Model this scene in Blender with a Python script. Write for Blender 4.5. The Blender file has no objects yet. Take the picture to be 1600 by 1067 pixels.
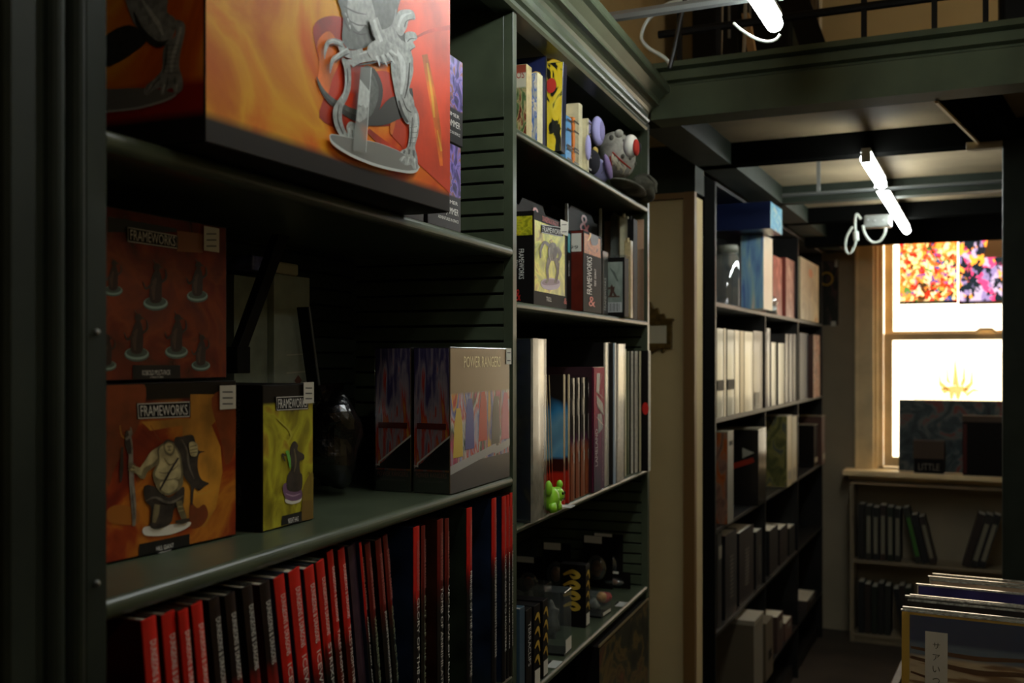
import bpy, bmesh, math, random
from mathutils import Vector, Matrix
C = bpy.context.scene.collection
SC = bpy.context.scene
R_ = math.radians
PI = math.pi
rnd = random.Random(7)

# ------------------------------------------------------------------ camera
FPX = 1600.0; CXP = 800.0; HOR = 560.0          # focal length, centre and horizon in pixels (1600 px wide frame)
EYE = Vector((0.57, 0.0, 1.5))
YAW_N = R_(20.56)                               # camera yaw against the near bookcase
YAW_R = R_(24.83)                               # camera yaw against the room
TH = YAW_R - YAW_N
cam_d = bpy.data.cameras.new('camera')
cam = bpy.data.objects.new('camera', cam_d); C.objects.link(cam)
cam.location = EYE
cam.rotation_euler = (PI/2, 0, YAW_N)
cam_d.sensor_width = 36; cam_d.lens = 36.0*FPX/1600
cam_d.shift_y = (HOR-533.5)/1600
cam_d.clip_start = 0.02
cam_d.dof.use_dof = True; cam_d.dof.focus_distance = 1.45; cam_d.dof.aperture_fstop = 6.3
SC.camera = cam

# ------------------------------------------------------------------ world, exposure
vs = SC.view_settings
vs.view_transform = 'Standard'; vs.look = 'None'; vs.gamma = 1; vs.exposure = 0.0; vs.use_curve_mapping = False
w = bpy.data.worlds.new('daylight'); SC.world = w; w.use_nodes = True
bg = w.node_tree.nodes['Background']
bg.inputs[0].default_value = (1.0, 0.86, 0.62, 1); bg.inputs[1].default_value = 4.6
TUBE = 34.0            # strength of the tube lights
TUBE_COL = (0.93, 1.0, 0.97)

# ------------------------------------------------------------------ frames and pixel rays
def frame_yaw(F): return YAW_N if F == 'N' else YAW_R
def W(F, x, y, z):
    'point of a frame (N: near bookcase, R: room) to world; z is relative to eye height'
    if F == 'N': return Vector((x, y, EYE.z+z))
    c, s = math.cos(TH), math.sin(TH)
    return Vector((EYE.x + x*c + y*s, -x*s + y*c, EYE.z+z))
def rzF(F): return 0.0 if F == 'N' else -TH
def _cx(F): return EYE.x if F == 'N' else 0.0
def at_x(F, px, py, x):
    'y and z where the ray through a pixel meets the plane x of the frame'
    a = frame_yaw(F); t = (px-CXP)/FPX
    d = (x-_cx(F))/(t*math.cos(a)-math.sin(a))
    return d*(math.cos(a)+t*math.sin(a)), (HOR-py)*d/FPX
def at_y(F, px, py, y):
    a = frame_yaw(F); t = (px-CXP)/FPX
    d = y/(math.cos(a)+t*math.sin(a))
    return _cx(F)+d*(t*math.cos(a)-math.sin(a)), (HOR-py)*d/FPX
def ray(px, py):
    a = YAW_N
    f = Vector((-math.sin(a), math.cos(a), 0)); r = Vector((math.cos(a), math.sin(a), 0))
    return f + r*((px-CXP)/FPX) + Vector((0,0,1))*((HOR-py)/FPX)

# ------------------------------------------------------------------ materials
def lin(c):
    c = c/255.0
    return c/12.92 if c <= 0.04045 else ((c+0.055)/1.055)**2.4
MATS = {}
def mat(name, rgb, rough=0.5, metal=0.0, coat=0.0, noise=0.0, nscale=20.0, bump=0.0, spec=0.5, trans=0.0):
    if name in MATS: return MATS[name]
    m = bpy.data.materials.new(name); m.use_nodes = True
    nt = m.node_tree; b = nt.nodes['Principled BSDF']
    col = (lin(rgb[0]), lin(rgb[1]), lin(rgb[2]), 1)
    b.inputs['Base Color'].default_value = col
    b.inputs['Roughness'].default_value = rough; b.inputs['Metallic'].default_value = metal
    b.inputs['Coat Weight'].default_value = coat; b.inputs['Coat Roughness'].default_value = 0.12
    b.inputs['Specular IOR Level'].default_value = spec
    if trans: b.inputs['Transmission Weight'].default_value = trans
    if noise or bump:
        tc = nt.nodes.new('ShaderNodeTexCoord'); n = nt.nodes.new('ShaderNodeTexNoise')
        n.inputs['Scale'].default_value = nscale; n.inputs['Detail'].default_value = 5
        nt.links.new(tc.outputs['Object'], n.inputs['Vector'])
        if noise:
            mx = nt.nodes.new('ShaderNodeMix'); mx.data_type = 'RGBA'
            cr = nt.nodes.new('ShaderNodeMapRange')
            cr.inputs['From Min'].default_value = 0.35; cr.inputs['From Max'].default_value = 0.65
            nt.links.new(n.outputs['Fac'], cr.inputs['Value']); nt.links.new(cr.outputs['Result'], mx.inputs['Factor'])
            mx.inputs['A'].default_value = tuple(c*(1-noise) for c in col[:3])+(1,)
            mx.inputs['B'].default_value = tuple(min(1,c*(1+noise)) for c in col[:3])+(1,)
            nt.links.new(mx.outputs['Result'], b.inputs['Base Color'])
        if bump:
            bp = nt.nodes.new('ShaderNodeBump'); bp.inputs['Strength'].default_value = bump; bp.inputs['Distance'].default_value = 0.002
            nt.links.new(n.outputs['Fac'], bp.inputs['Height']); nt.links.new(bp.outputs['Normal'], b.inputs['Normal'])
    MATS[name] = m; return m
def ink(r, g, b, rough=0.35):
    return mat('ink_%d_%d_%d' % (r, g, b), (r, g, b), rough)
def emit(name, rgb, s):
    m = bpy.data.materials.new(name); m.use_nodes = True; nt = m.node_tree
    nt.nodes.remove(nt.nodes['Principled BSDF'])
    e = nt.nodes.new('ShaderNodeEmission'); e.inputs[0].default_value = tuple(rgb)+(1,); e.inputs[1].default_value = s
    nt.links.new(e.outputs[0], nt.nodes['Material Output'].inputs[0]); MATS[name] = m; return m
def clear(name, tint=(1,1,1), gloss=0.12, rough=0.08, film=0.0, filmcol=(0.6,0.65,0.65)):
    'thin clear plastic or window glass: see-through with a glossy reflection'
    if name in MATS: return MATS[name]
    m = bpy.data.materials.new(name); m.use_nodes = True; nt = m.node_tree
    nt.nodes.remove(nt.nodes['Principled BSDF'])
    t = nt.nodes.new('ShaderNodeBsdfTransparent'); t.inputs[0].default_value = tuple(tint)+(1,)
    g = nt.nodes.new('ShaderNodeBsdfGlossy'); g.inputs['Roughness'].default_value = rough
    mx = nt.nodes.new('ShaderNodeMixShader'); mx.inputs[0].default_value = gloss
    nt.links.new(t.outputs[0], mx.inputs[1]); nt.links.new(g.outputs[0], mx.inputs[2]); out = mx
    if film:
        d = nt.nodes.new('ShaderNodeBsdfDiffuse'); d.inputs[0].default_value = tuple(filmcol)+(1,)
        m2 = nt.nodes.new('ShaderNodeMixShader'); m2.inputs[0].default_value = film
        nt.links.new(mx.outputs[0], m2.inputs[1]); nt.links.new(d.outputs[0], m2.inputs[2]); out = m2
    nt.links.new(out.outputs[0], nt.nodes['Material Output'].inputs[0]); MATS[name] = m; return m
def art_mat(name, stops, scale=3.0, detail=4.0, dist=1.0, rough=0.38, coat=0.12, stretch=(1,1,1), rot=0.0, bands=(), seed=0.0, translucent=0.0, vor=False, grad=None, gw=0.5):
    'printed artwork: noise colours in UV space; bands = [(v_limit, rgb)] of flat colour below a height; grad: noise mixed with a uv gradient'
    if name in MATS: return MATS[name]
    m = bpy.data.materials.new(name); m.use_nodes = True; nt = m.node_tree; L = nt.links.new
    b = nt.nodes['Principled BSDF']
    b.inputs['Roughness'].default_value = rough; b.inputs['Coat Weight'].default_value = coat; b.inputs['Coat Roughness'].default_value = 0.1; b.inputs['Specular IOR Level'].default_value = 0.35
    uv = nt.nodes.new('ShaderNodeUVMap'); mp = nt.nodes.new('ShaderNodeMapping')
    mp.inputs['Scale'].default_value = stretch; mp.inputs['Rotation'].default_value = (0,0,rot); mp.inputs['Location'].default_value = (seed, seed*1.7, 0)
    L(uv.outputs[0], mp.inputs[0])
    if vor:
        n = nt.nodes.new('ShaderNodeTexVoronoi'); n.inputs['Scale'].default_value = scale; n.inputs['Randomness'].default_value = 1
        no = nt.nodes.new('ShaderNodeTexNoise'); no.inputs['Scale'].default_value = scale; no.inputs['Detail'].default_value = detail
        L(mp.outputs[0], no.inputs[0])
        ad = nt.nodes.new('ShaderNodeVectorMath'); ad.operation = 'MULTIPLY_ADD'; ad.inputs[1].default_value = (dist/scale,)*3
        L(no.outputs['Color'], ad.inputs[0]); L(mp.outputs[0], ad.inputs[2]); L(ad.outputs[0], n.inputs['Vector'])
        sep = nt.nodes.new('ShaderNodeSeparateColor'); L(n.outputs['Color'], sep.inputs[0]); val = sep.outputs[0]
    else:
        n = nt.nodes.new('ShaderNodeTexNoise'); n.inputs['Scale'].default_value = scale; n.inputs['Detail'].default_value = detail; n.inputs['Distortion'].default_value = dist
        L(mp.outputs[0], n.inputs['Vector'])
        mr = nt.nodes.new('ShaderNodeMapRange'); mr.inputs['From Min'].default_value = 0.28; mr.inputs['From Max'].default_value = 0.72
        L(n.outputs['Fac'], mr.inputs['Value']); val = mr.outputs[0]
    sx = nt.nodes.new('ShaderNodeSeparateXYZ'); L(uv.outputs[0], sx.inputs[0])
    if grad:
        gx = nt.nodes.new('ShaderNodeMath'); gx.operation = 'MULTIPLY_ADD'; L(sx.outputs[0], gx.inputs[0]); gx.inputs[1].default_value = grad[0]
        gy = nt.nodes.new('ShaderNodeMath'); gy.operation = 'MULTIPLY_ADD'; L(sx.outputs[1], gy.inputs[0]); gy.inputs[1].default_value = grad[1]; gy.inputs[2].default_value = grad[2]
        L(gy.outputs[0], gx.inputs[2])
        mi = nt.nodes.new('ShaderNodeMix'); mi.inputs[0].default_value = gw; L(val, mi.inputs[2]); L(gx.outputs[0], mi.inputs[3]); val = mi.outputs[0]
    cr = nt.nodes.new('ShaderNodeValToRGB'); e = cr.color_ramp.elements
    if vor: cr.color_ramp.interpolation = 'CONSTANT'
    while len(e) < len(stops): e.new(0.5)
    for el, (p, c) in zip(e, stops): el.position = p; el.color = (lin(c[0]), lin(c[1]), lin(c[2]), 1)
    L(val, cr.inputs[0]); col = cr.outputs[0]
    for lim, c, up in bands:          # up=False: below lim, up=True: above lim
        th = nt.nodes.new('ShaderNodeMapRange'); th.inputs['From Min'].default_value = lim-0.012; th.inputs['From Max'].default_value = lim+0.012
        L(sx.outputs[1], th.inputs[0])
        mx = nt.nodes.new('ShaderNodeMix'); mx.data_type = 'RGBA'; L(th.outputs[0], mx.inputs['Factor'])
        cc = (lin(c[0]), lin(c[1]), lin(c[2]), 1)
        if up: L(col, mx.inputs['A']); mx.inputs['B'].default_value = cc
        else: L(col, mx.inputs['B']); mx.inputs['A'].default_value = cc
        col = mx.outputs['Result']
    L(col, b.inputs['Base Color'])
    if translucent:
        tr = nt.nodes.new('ShaderNodeBsdfTranslucent'); L(col, tr.inputs[0])
        ms = nt.nodes.new('ShaderNodeMixShader'); ms.inputs[0].default_value = translucent
        L(b.outputs[0], ms.inputs[1]); L(tr.outputs[0], ms.inputs[2]); L(ms.outputs[0], nt.nodes['Material Output'].inputs[0])
    MATS[name] = m; return m

# ------------------------------------------------------------------ mesh builder
class MB:
    def __init__(s): s.v=[]; s.f=[]; s.mi=[]; s.uv=[]; s.mats=[]
    def _m(s, m):
        if m not in s.mats: s.mats.append(m)
        return s.mats.index(m)
    def face(s, pts, m, uv=None):
        i = len(s.v); s.v += [tuple(p) for p in pts]; s.f.append(list(range(i, i+len(pts)))); s.mi.append(s._m(m)); s.uv.append(uv)
    def box(s, x0, x1, y0, y1, z0, z1, m):
        p = [(x0,y0,z0),(x1,y0,z0),(x1,y1,z0),(x0,y1,z0),(x0,y0,z1),(x1,y0,z1),(x1,y1,z1),(x0,y1,z1)]
        i = len(s.v); s.v += p; k = s._m(m)
        for q in ((0,3,2,1),(4,5,6,7),(0,1,5,4),(1,2,6,5),(2,3,7,6),(3,0,4,7)):
            s.f.append([i+a for a in q]); s.mi.append(k); s.uv.append(None)
        return s
    def prism(s, poly, axis, a0, a1, m):
        'poly: 2-D outline; axis x -> (y,z), y -> (x,z), z -> (x,y)'
        def P(u, v, a): return {'x': (a,u,v), 'y': (u,a,v), 'z': (u,v,a)}[axis]
        n = len(poly); i = len(s.v); k = s._m(m)
        s.v += [P(u,v,a0) for u,v in poly] + [P(u,v,a1) for u,v in poly]
        s.f.append([i+j for j in range(n)]); s.f.append([i+n+j for j in reversed(range(n))]); s.mi += [k,k]; s.uv += [None,None]
        for j in range(n):
            s.f.append([i+j, i+n+j, i+n+(j+1)%n, i+(j+1)%n]); s.mi.append(k); s.uv.append(None)
        return s
    def tube(s, pts, r, m, n=8, cap=True):
        pts = [Vector(p) for p in pts]; k = s._m(m); rings = []
        rs = r if isinstance(r, (list, tuple)) else [r]*len(pts)
        up = None
        for j, p in enumerate(pts):
            d = (pts[min(j+1,len(pts)-1)]-pts[max(j-1,0)]).normalized()
            if up is None:
                up = Vector((0,0,1)) if abs(d.z) < 0.9 else Vector((1,0,0))
            sd = d.cross(up).normalized(); up = sd.cross(d).normalized()
            i = len(s.v); rings.append(i)
            for q in range(n):
                a = 2*PI*q/n; s.v.append(tuple(p + (sd*math.cos(a)+up*math.sin(a))*rs[j]))
        for j in range(len(pts)-1):
            for q in range(n):
                s.f.append([rings[j]+q, rings[j]+(q+1)%n, rings[j+1]+(q+1)%n, rings[j+1]+q]); s.mi.append(k); s.uv.append(None)
        if cap:
            s.f.append([rings[0]+q for q in reversed(range(n))]); s.f.append([rings[-1]+q for q in range(n)]); s.mi += [k,k]; s.uv += [None,None]
        return s
    def ball(s, c, r, m, nu=20, nv=12, fn=None):
        'ellipsoid, r = (rx,ry,rz)'
        k = s._m(m); i = len(s.v)
        for a in range(nv+1):
            th = PI*a/nv
            for b in range(nu):
                ph = 2*PI*b/nu
                p = Vector((math.sin(th)*math.cos(ph)*r[0], math.sin(th)*math.sin(ph)*r[1], math.cos(th)*r[2]))
                if fn: p = fn(p)
                s.v.append((c[0]+p.x, c[1]+p.y, c[2]+p.z))
        for a in range(nv):
            for b in range(nu):
                s.f.append([i+a*nu+b, i+(a+1)*nu+b, i+(a+1)*nu+(b+1)%nu, i+a*nu+(b+1)%nu]); s.mi.append(k); s.uv.append(None)
        return s
    def lathe(s, prof, m, n=24, c=(0,0,0)):
        k = s._m(m); i = len(s.v)
        for (r,z) in prof:
            for q in range(n):
                a = 2*PI*q/n; s.v.append((c[0]+r*math.cos(a), c[1]+r*math.sin(a), c[2]+z))
        for j in range(len(prof)-1):
            for q in range(n):
                s.f.append([i+j*n+q, i+j*n+(q+1)%n, i+(j+1)*n+(q+1)%n, i+(j+1)*n+q]); s.mi.append(k); s.uv.append(None)
        return s
    def build(s, name, parent=None, bevel=0.0, smooth=False, seg=2, weld=False):
        me = bpy.data.meshes.new(name); me.from_pydata(s.v, [], s.f)
        for m in s.mats: me.materials.append(m)
        for p, k in zip(me.polygons, s.mi): p.material_index = k
        if any(u for u in s.uv):
            ul = me.uv_layers.new(name='UVMap')
            for p, u in zip(me.polygons, s.uv):
                if u:
                    for li, c in zip(p.loop_indices, u): ul.data[li].uv = c
        if weld:
            bm = bmesh.new(); bm.from_mesh(me); bmesh.ops.remove_doubles(bm, verts=bm.verts, dist=1e-6)
            bmesh.ops.recalc_face_normals(bm, faces=bm.faces); bm.to_mesh(me); bm.free()
        if smooth:
            for p in me.polygons: p.use_smooth = True
        me.update()
        o = bpy.data.objects.new(name, me); C.objects.link(o)
        if parent: o.parent = parent
        if bevel:
            bv = o.modifiers.new('bevel', 'BEVEL'); bv.width = bevel; bv.segments = seg; bv.limit_method = 'ANGLE'
        return o
def tag(o, label=None, cat=None, group=None, kind=None):
    if label: o['label'] = label
    if cat: o['category'] = cat
    if group: o['group'] = group
    if kind: o['kind'] = kind
    return o
def thing(F, name, label, cat, x, y, z, rz=0.0, group=None, rx=0.0, ry=0.0):
    'an Empty at the base of a thing; z relative to eye height'
    o = bpy.data.objects.new(name, None); C.objects.link(o); o.empty_display_size = 0.05
    o.location = W(F, x, y, z+(0 if z == -1.5 else 0.0007)); o.rotation_euler = (rx, ry, rzF(F)+rz)
    return tag(o, label, cat, group)
def M_of(o): return Matrix.LocRotScale(o.location, o.rotation_euler, None)

# ------------------------------------------------------------------ print: pixels of a face -> flat shapes on that face
FACES = {   # plane normal, right, up, in a thing's own axes
    'front': (Vector((1,0,0)), Vector((0,1,0)), Vector((0,0,1))),
    'side':  (Vector((0,-1,0)), Vector((1,0,0)), Vector((0,0,1))),
}
def px_local(root, face, off, px, py):
    'where the ray through a pixel meets a face of a thing (off = how far the face is from its origin plane)'
    Mi = M_of(root).inverted(); o = Mi @ EYE; d = (Mi.to_3x3() @ ray(px, py))
    n = FACES[face][0]; t = (off - o.dot(n))/d.dot(n)
    return o + d*t
def smooth_poly(pts, k=4, closed=True):
    n = len(pts); out = []
    rng = range(n) if closed else range(n-1)
    for i in rng:
        if closed: p0,p1,p2,p3 = pts[(i-1)%n],pts[i],pts[(i+1)%n],pts[(i+2)%n]
        else: p0,p1,p2,p3 = pts[max(i-1,0)],pts[i],pts[i+1],pts[min(i+2,n-1)]
        for j in range(k):
            t = j/k
            out.append(tuple(0.5*((2*b)+(-a+c)*t+(2*a-5*b+4*c-d)*t*t+(-a+3*b-3*c+d)*t**3) for a,b,c,d in zip(p0,p1,p2,p3)))
    if not closed: out.append(tuple(pts[-1]))
    return out
def stroke_poly(pts, ws, k=4):
    if not isinstance(ws, (list, tuple)): ws = [ws]*len(pts)
    q = smooth_poly([tuple(p)+(w_,) for p, w_ in zip(pts, ws)], k, False)
    L_, R2 = [], []
    for i, (x, y, w_) in enumerate(q):
        a = q[max(i-1,0)]; b = q[min(i+1,len(q)-1)]
        dx, dy = b[0]-a[0], b[1]-a[1]; l = math.hypot(dx, dy) or 1
        L_.append((x-dy/l*w_/2, y+dx/l*w_/2)); R2.append((x+dy/l*w_/2, y-dx/l*w_/2))
    return L_ + R2[::-1]
def ell(cx, cy, rx, ry, rot=0, n=20):
    c, s = math.cos(R_(rot)), math.sin(R_(rot))
    return [(cx+rx*math.cos(2*PI*i/n)*c-ry*math.sin(2*PI*i/n)*s, cy+rx*math.cos(2*PI*i/n)*s+ry*math.sin(2*PI*i/n)*c) for i in range(n)]
def clip_poly(q, ax, lim, keep_less):
    out = []
    for i in range(len(q)):
        a, b = q[i-1], q[i]; ia = (a[ax] <= lim) == keep_less; ib = (b[ax] <= lim) == keep_less
        if ia != ib:
            t = (lim-a[ax])/((b[ax]-a[ax]) or 1e-9); out.append(a+(b-a)*t)
        if ib: out.append(b)
    return out
def art(root, face, off, shapes, name='printed_figure', T=(0,0,1), step=0.00004, base=0.0006):
    'shapes: (material, kind, points[, widths]); T = (ox, oy, scale) of the zoomed pixel coordinates'
    mb = MB(); n = FACES[face][0]
    for i, sh in enumerate(shapes):
        m, kind, pts = sh[0], sh[1], sh[2]
        if kind == 'p': poly = pts
        elif kind == 's': poly = smooth_poly(pts)
        elif kind == 'k': poly = stroke_poly(pts, sh[3])
        elif kind == 'e': poly = ell(*pts)
        q = [px_local(root, face, off, T[0]+x*T[2], T[1]+y*T[2]) + n*(base+i*step) for x, y in poly]
        if 'face_width' in root:      # print never reaches past the edges of its box
            ax, lo, hi = (1, 0.0008, root['face_width']-0.0008) if face == 'front' else (0, -root['face_depth']+0.0008, -0.0008)
            for A, L0, less in ((ax, lo, False), (ax, hi, True), (2, 0.001, False), (2, root['face_height']-0.001, True)):
                if q: q = clip_poly(q, A, L0, less)
        if len(q) > 2: mb.face(q, m)
    return mb.build(name, root)
_txt = {}
def glyphs(s):
    if s not in _txt:
        cu = bpy.data.curves.new('lettering', 'FONT'); cu.body = s; cu.resolution_u = 2
        o = bpy.data.objects.new('lettering', cu)
        me = o.to_mesh()
        vs_ = [tuple(v.co) for v in me.vertices]; fs = [list(p.vertices) for p in me.polygons]
        o.to_mesh_clear(); bpy.data.objects.remove(o); bpy.data.curves.remove(cu)
        xs = [v[0] for v in vs_]; ys = [v[1] for v in vs_]
        x0, x1, y0, y1 = min(xs), max(xs), min(ys), max(ys)
        _txt[s] = ([((v[0]-x0)/(x1-x0), (v[1]-y0)/(y1-y0)) for v in vs_], fs)
    return _txt[s]
def text(root, s, org, right, up, width, height, m, name='lettering', mb=None):
    'lettering stretched into a width x height box whose lower left corner is org'
    vs_, fs = glyphs(s); own = mb is None; mb = mb or MB()
    org, right, up = Vector(org), Vector(right), Vector(up)
    i = len(mb.v); k = mb._m(m)
    mb.v += [tuple(org+right*(a*width)+up*(b*height)) for a, b in vs_]
    for f in fs: mb.f.append([i+q for q in f]); mb.mi.append(k); mb.uv.append(None)
    return mb.build(name, root) if own else mb
def text_px(root, face, off, s, x0, y0, x1, y1, m, vertical=False, lift=0.0012, name='lettering', mb=None):
    'lettering fitted into a pixel rectangle on a face'
    xm, ym = (x0+x1)/2, (y0+y1)/2; n, rt, up = FACES[face]
    a = px_local(root, face, off, x0, ym).dot(rt); b = px_local(root, face, off, x1, ym).dot(rt)
    t = px_local(root, face, off, xm, y0).z; bt = px_local(root, face, off, xm, y1).z
    o = n*(off+lift)
    if not vertical: return text(root, s, o+rt*a+up*bt, rt, up, b-a, t-bt, m, name, mb)
    if vertical == 'up': return text(root, s, o+rt*b+up*bt, up, -rt, t-bt, b-a, m, name, mb)
    return text(root, s, o+rt*a+up*t, -up, rt, t-bt, b-a, m, name, mb)
def plate_px(root, face, off, x0, y0, x1, y1, m, lift=0.0009, name='label_plate'):
    xm, ym = (x0+x1)/2, (y0+y1)/2; n, rt, up = FACES[face]
    a = px_local(root, face, off, x0, ym).dot(rt); b = px_local(root, face, off, x1, ym).dot(rt)
    t = px_local(root, face, off, xm, y0).z; bt = px_local(root, face, off, xm, y1).z
    mb = MB(); o = n*(off+lift)
    mb.face([o+rt*a+up*bt, o+rt*b+up*bt, o+rt*b+up*t, o+rt*a+up*t], m, [(0,0),(1,0),(1,1),(0,1)])
    return mb.build(name, root)
def panel(root, face, off, u0, u1, v0, v1, m, name='printed_front', lift=0.0003):
    n, rt, up = FACES[face]; mb = MB(); o = n*(off+lift)
    mb.face([o+rt*u0+up*v0, o+rt*u1+up*v0, o+rt*u1+up*v1, o+rt*u0+up*v1], m, [(0,0),(1,0),(1,1),(0,1)])
    return mb.build(name, root)
# ================================================================== the room
GREEN = mat('green_paint', (70,78,60), 0.32, noise=0.18, nscale=14, bump=0.05)
GREEN_D = mat('dark_green_paint', (38,44,36), 0.6, spec=0.2, noise=0.2, nscale=9)
SOOT = mat('matte_black_timber', (15,15,14), 0.95, spec=0.0)
GREEN_B = mat('green_beam_paint', (74,82,62), 0.65, spec=0.2, noise=0.2, nscale=7)
BLACKM = mat('black_metal', (19,19,19), 0.6, spec=0.2)
BEIGE = mat('beige_wall_paint', (196,174,128), 0.85, noise=0.08, nscale=3)
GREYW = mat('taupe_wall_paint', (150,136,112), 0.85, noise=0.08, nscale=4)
PLY = mat('plywood_underside', (146,128,98), 0.7, noise=0.22, nscale=4)
TRIMB = mat('brown_trim_paint', (120,88,48), 0.5)
CREAMP = mat('cream_window_paint', (240,214,164), 0.5, noise=0.1, nscale=8)
FLOORM = mat('worn_dark_floor', (58,50,42), 0.55, noise=0.35, nscale=5)
WHITEP = mat('white_plastic', (215,215,210), 0.4)
STEEL = mat('galvanised_steel', (150,152,150), 0.38, metal=0.8)
TUBEM = emit('tube_glow', TUBE_COL, TUBE)
TUBEFILL = emit('fill_tube_glow', (0.97,1.0,0.90), 17.5)  # weaker glow for the added fill tube on the right

def rb(name, kind='structure'):
    'object whose mesh coordinates are room-frame coordinates, z from eye height'
    return name
def build_R(mb, name, bevel=0.0, kind='structure'):
    o = mb.build(name, None, bevel); o.location = W('R',0,0,0); o.rotation_euler = (0,0,-TH)
    return tag(o, kind=kind)
build_R(MB().box(-1.3,2.6,-2.6,6.3,-1.56,-1.5,FLOORM), 'floor')
build_R(MB().box(-1.3,2.6,-2.6,6.3,2.1,2.16,BEIGE), 'ceiling')
build_R(MB().box(-1.3,-1.18,-2.6,6.1,-1.5,2.1,BEIGE), 'wall_left')
build_R(MB().box(2.5,2.6,-2.6,6.1,-1.5,2.1,BEIGE), 'wall_right')
build_R(MB().box(-1.18,2.5,-2.6,-2.5,-1.5,2.1,BEIGE), 'wall_back')
WX0, WX1, WZ0, WZ1 = -0.555, 0.56, -0.60, 0.90       # window opening
mb = MB()
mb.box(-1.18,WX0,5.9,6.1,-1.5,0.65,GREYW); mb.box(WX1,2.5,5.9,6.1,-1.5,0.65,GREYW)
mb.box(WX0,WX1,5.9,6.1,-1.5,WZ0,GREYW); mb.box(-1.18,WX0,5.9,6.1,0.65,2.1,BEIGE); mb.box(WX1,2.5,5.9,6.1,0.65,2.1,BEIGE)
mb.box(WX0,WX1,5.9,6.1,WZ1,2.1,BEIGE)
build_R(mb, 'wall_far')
mb = MB(); mb.box(-1.18,-0.805,3.07,3.16,-1.5,0.495,BEIGE)
build_R(mb, 'wall_alcove')
mb = MB(); mb.box(-0.835,-0.80,3.045,3.07,-1.5,0.506,TRIMB); mb.box(-1.18,-0.835,3.05,3.07,0.488,0.506,TRIMB)
build_R(mb, 'trim_1')
build_R(MB().box(-1.18,-0.80,3.05,3.16,0.506,0.65,GREEN_D), 'trim_2')
# wall end at the near edge of the picture
o = MB().box(-0.30,-0.006,-1.2,0.525,-1.5,1.2,BEIGE).build('wall_near'); o.location = W('N',0,0,0); tag(o, kind='structure')

# loft: front beam, joists, plywood deck
mb = MB()
prof = [(2.43,0.586),(2.43,0.664),(2.438,0.668),(2.438,0.673),(2.418,0.676),(2.418,0.697),(2.426,0.70),(2.40,0.703),(2.40,0.716),(2.52,0.716),(2.52,0.586)]
mb.prism(prof, 'x', -0.748, 2.499, GREEN_B)
build_R(mb, 'trim_3')
k = 4
for (y0, y1, zb, m, x0, x1) in ((3.08,3.15,0.586,SOOT,-0.80,2.5),(3.94,4.0,0.586,GREEN_D,-0.80,2.5),(4.55,4.62,0.586,SOOT,-0.80,2.5),(5.12,5.22,0.545,SOOT,-0.80,2.5)):
    build_R(MB().box(x0,x1,y0,y1,zb,0.65,m), 'trim_%d' % k); k += 1
build_R(MB().box(-0.80,-0.697,2.52,5.9,0.586,0.65,GREEN_D), 'trim_%d' % k); k += 1
mb = MB(); mb.prism([(-0.10,2.52),(-0.012,3.08),(0.075,3.08),(0.0,2.52)], 'z', 0.586, 0.65, SOOT)
mb.prism([(-0.105,2.52),(-0.016,3.08),(-0.010,3.08),(-0.098,2.52)], 'z', 0.580, 0.592, CREAMP)
build_R(mb, 'trim_%d' % k); k += 1
build_R(MB().box(-1.18,2.5,2.52,5.9,0.65,0.69,PLY), 'ceiling_loft')
# steel conduit tied under the second joist
r = thing('R','conduit','thin grey steel conduit crossing under the loft between the two tube lights','pipe',0,3.484,0.543)
MB().tube([(-0.62,0,0),(2.4,0,0)],0.0065,mat('dull_steel',(96,98,96),0.6,metal=0.5),8).build('tube',r)
for xx in (-0.5, 0.3, 1.5): MB().box(xx-0.006,xx+0.006,-0.003,0.003,0.004,0.116,STEEL).build('hanger', r)

# post carrying the loft
r = thing('R','support_post','dark green square post carrying the loft right of the window','post',0.041,3.05,-1.5)
MB().box(0,0.10,0,0.10,0,2.086,GREEN_D).build('shaft', r, 0.004)
MB().box(-0.09,0.0,-0.002,0.03,2.068,2.088,PLY).build('wooden_shim', r, 0.002)

# railing on the loft edge
r = thing('R','railing','black metal railing on the loft edge above the green beam','railing',0,2.47,0.716)
MB().tube([(-0.74,0,0.09),(2.45,0,0.085)],0.010,BLACKM,8).build('rail', r)
for i, px in enumerate((1062,1123,1350,1460,1540)):
    x_, _ = at_y('R', px, 0, 2.47)
    MB().box(x_-0.006,x_+0.006,-0.006,0.006,0,0.42,BLACKM).build('baluster', r)
MB().tube([(-0.74,0,0.33),(2.45,0,0.33)],0.012,BLACKM,8).build('rail', r)
x_, _ = at_y('R', 1562, 0, 2.47)
r2 = thing('R','loft_cabinet','black cabinet corner standing on the loft at the top right corner','cabinet',x_,2.52,0.69)
MB().box(0,0.35,0,0.3,0.03,0.75,BLACKM).build('carcass', r2, 0.004); MB().box(0.01,0.34,-0.012,0,0.05,0.73,BLACKM).build('door', r2, 0.003)
for xx in (0.03,0.29):
    for yy in (0.03,0.25): MB().box(xx,xx+0.03,yy,yy+0.03,0,0.03,STEEL).build('foot', r2)

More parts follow.
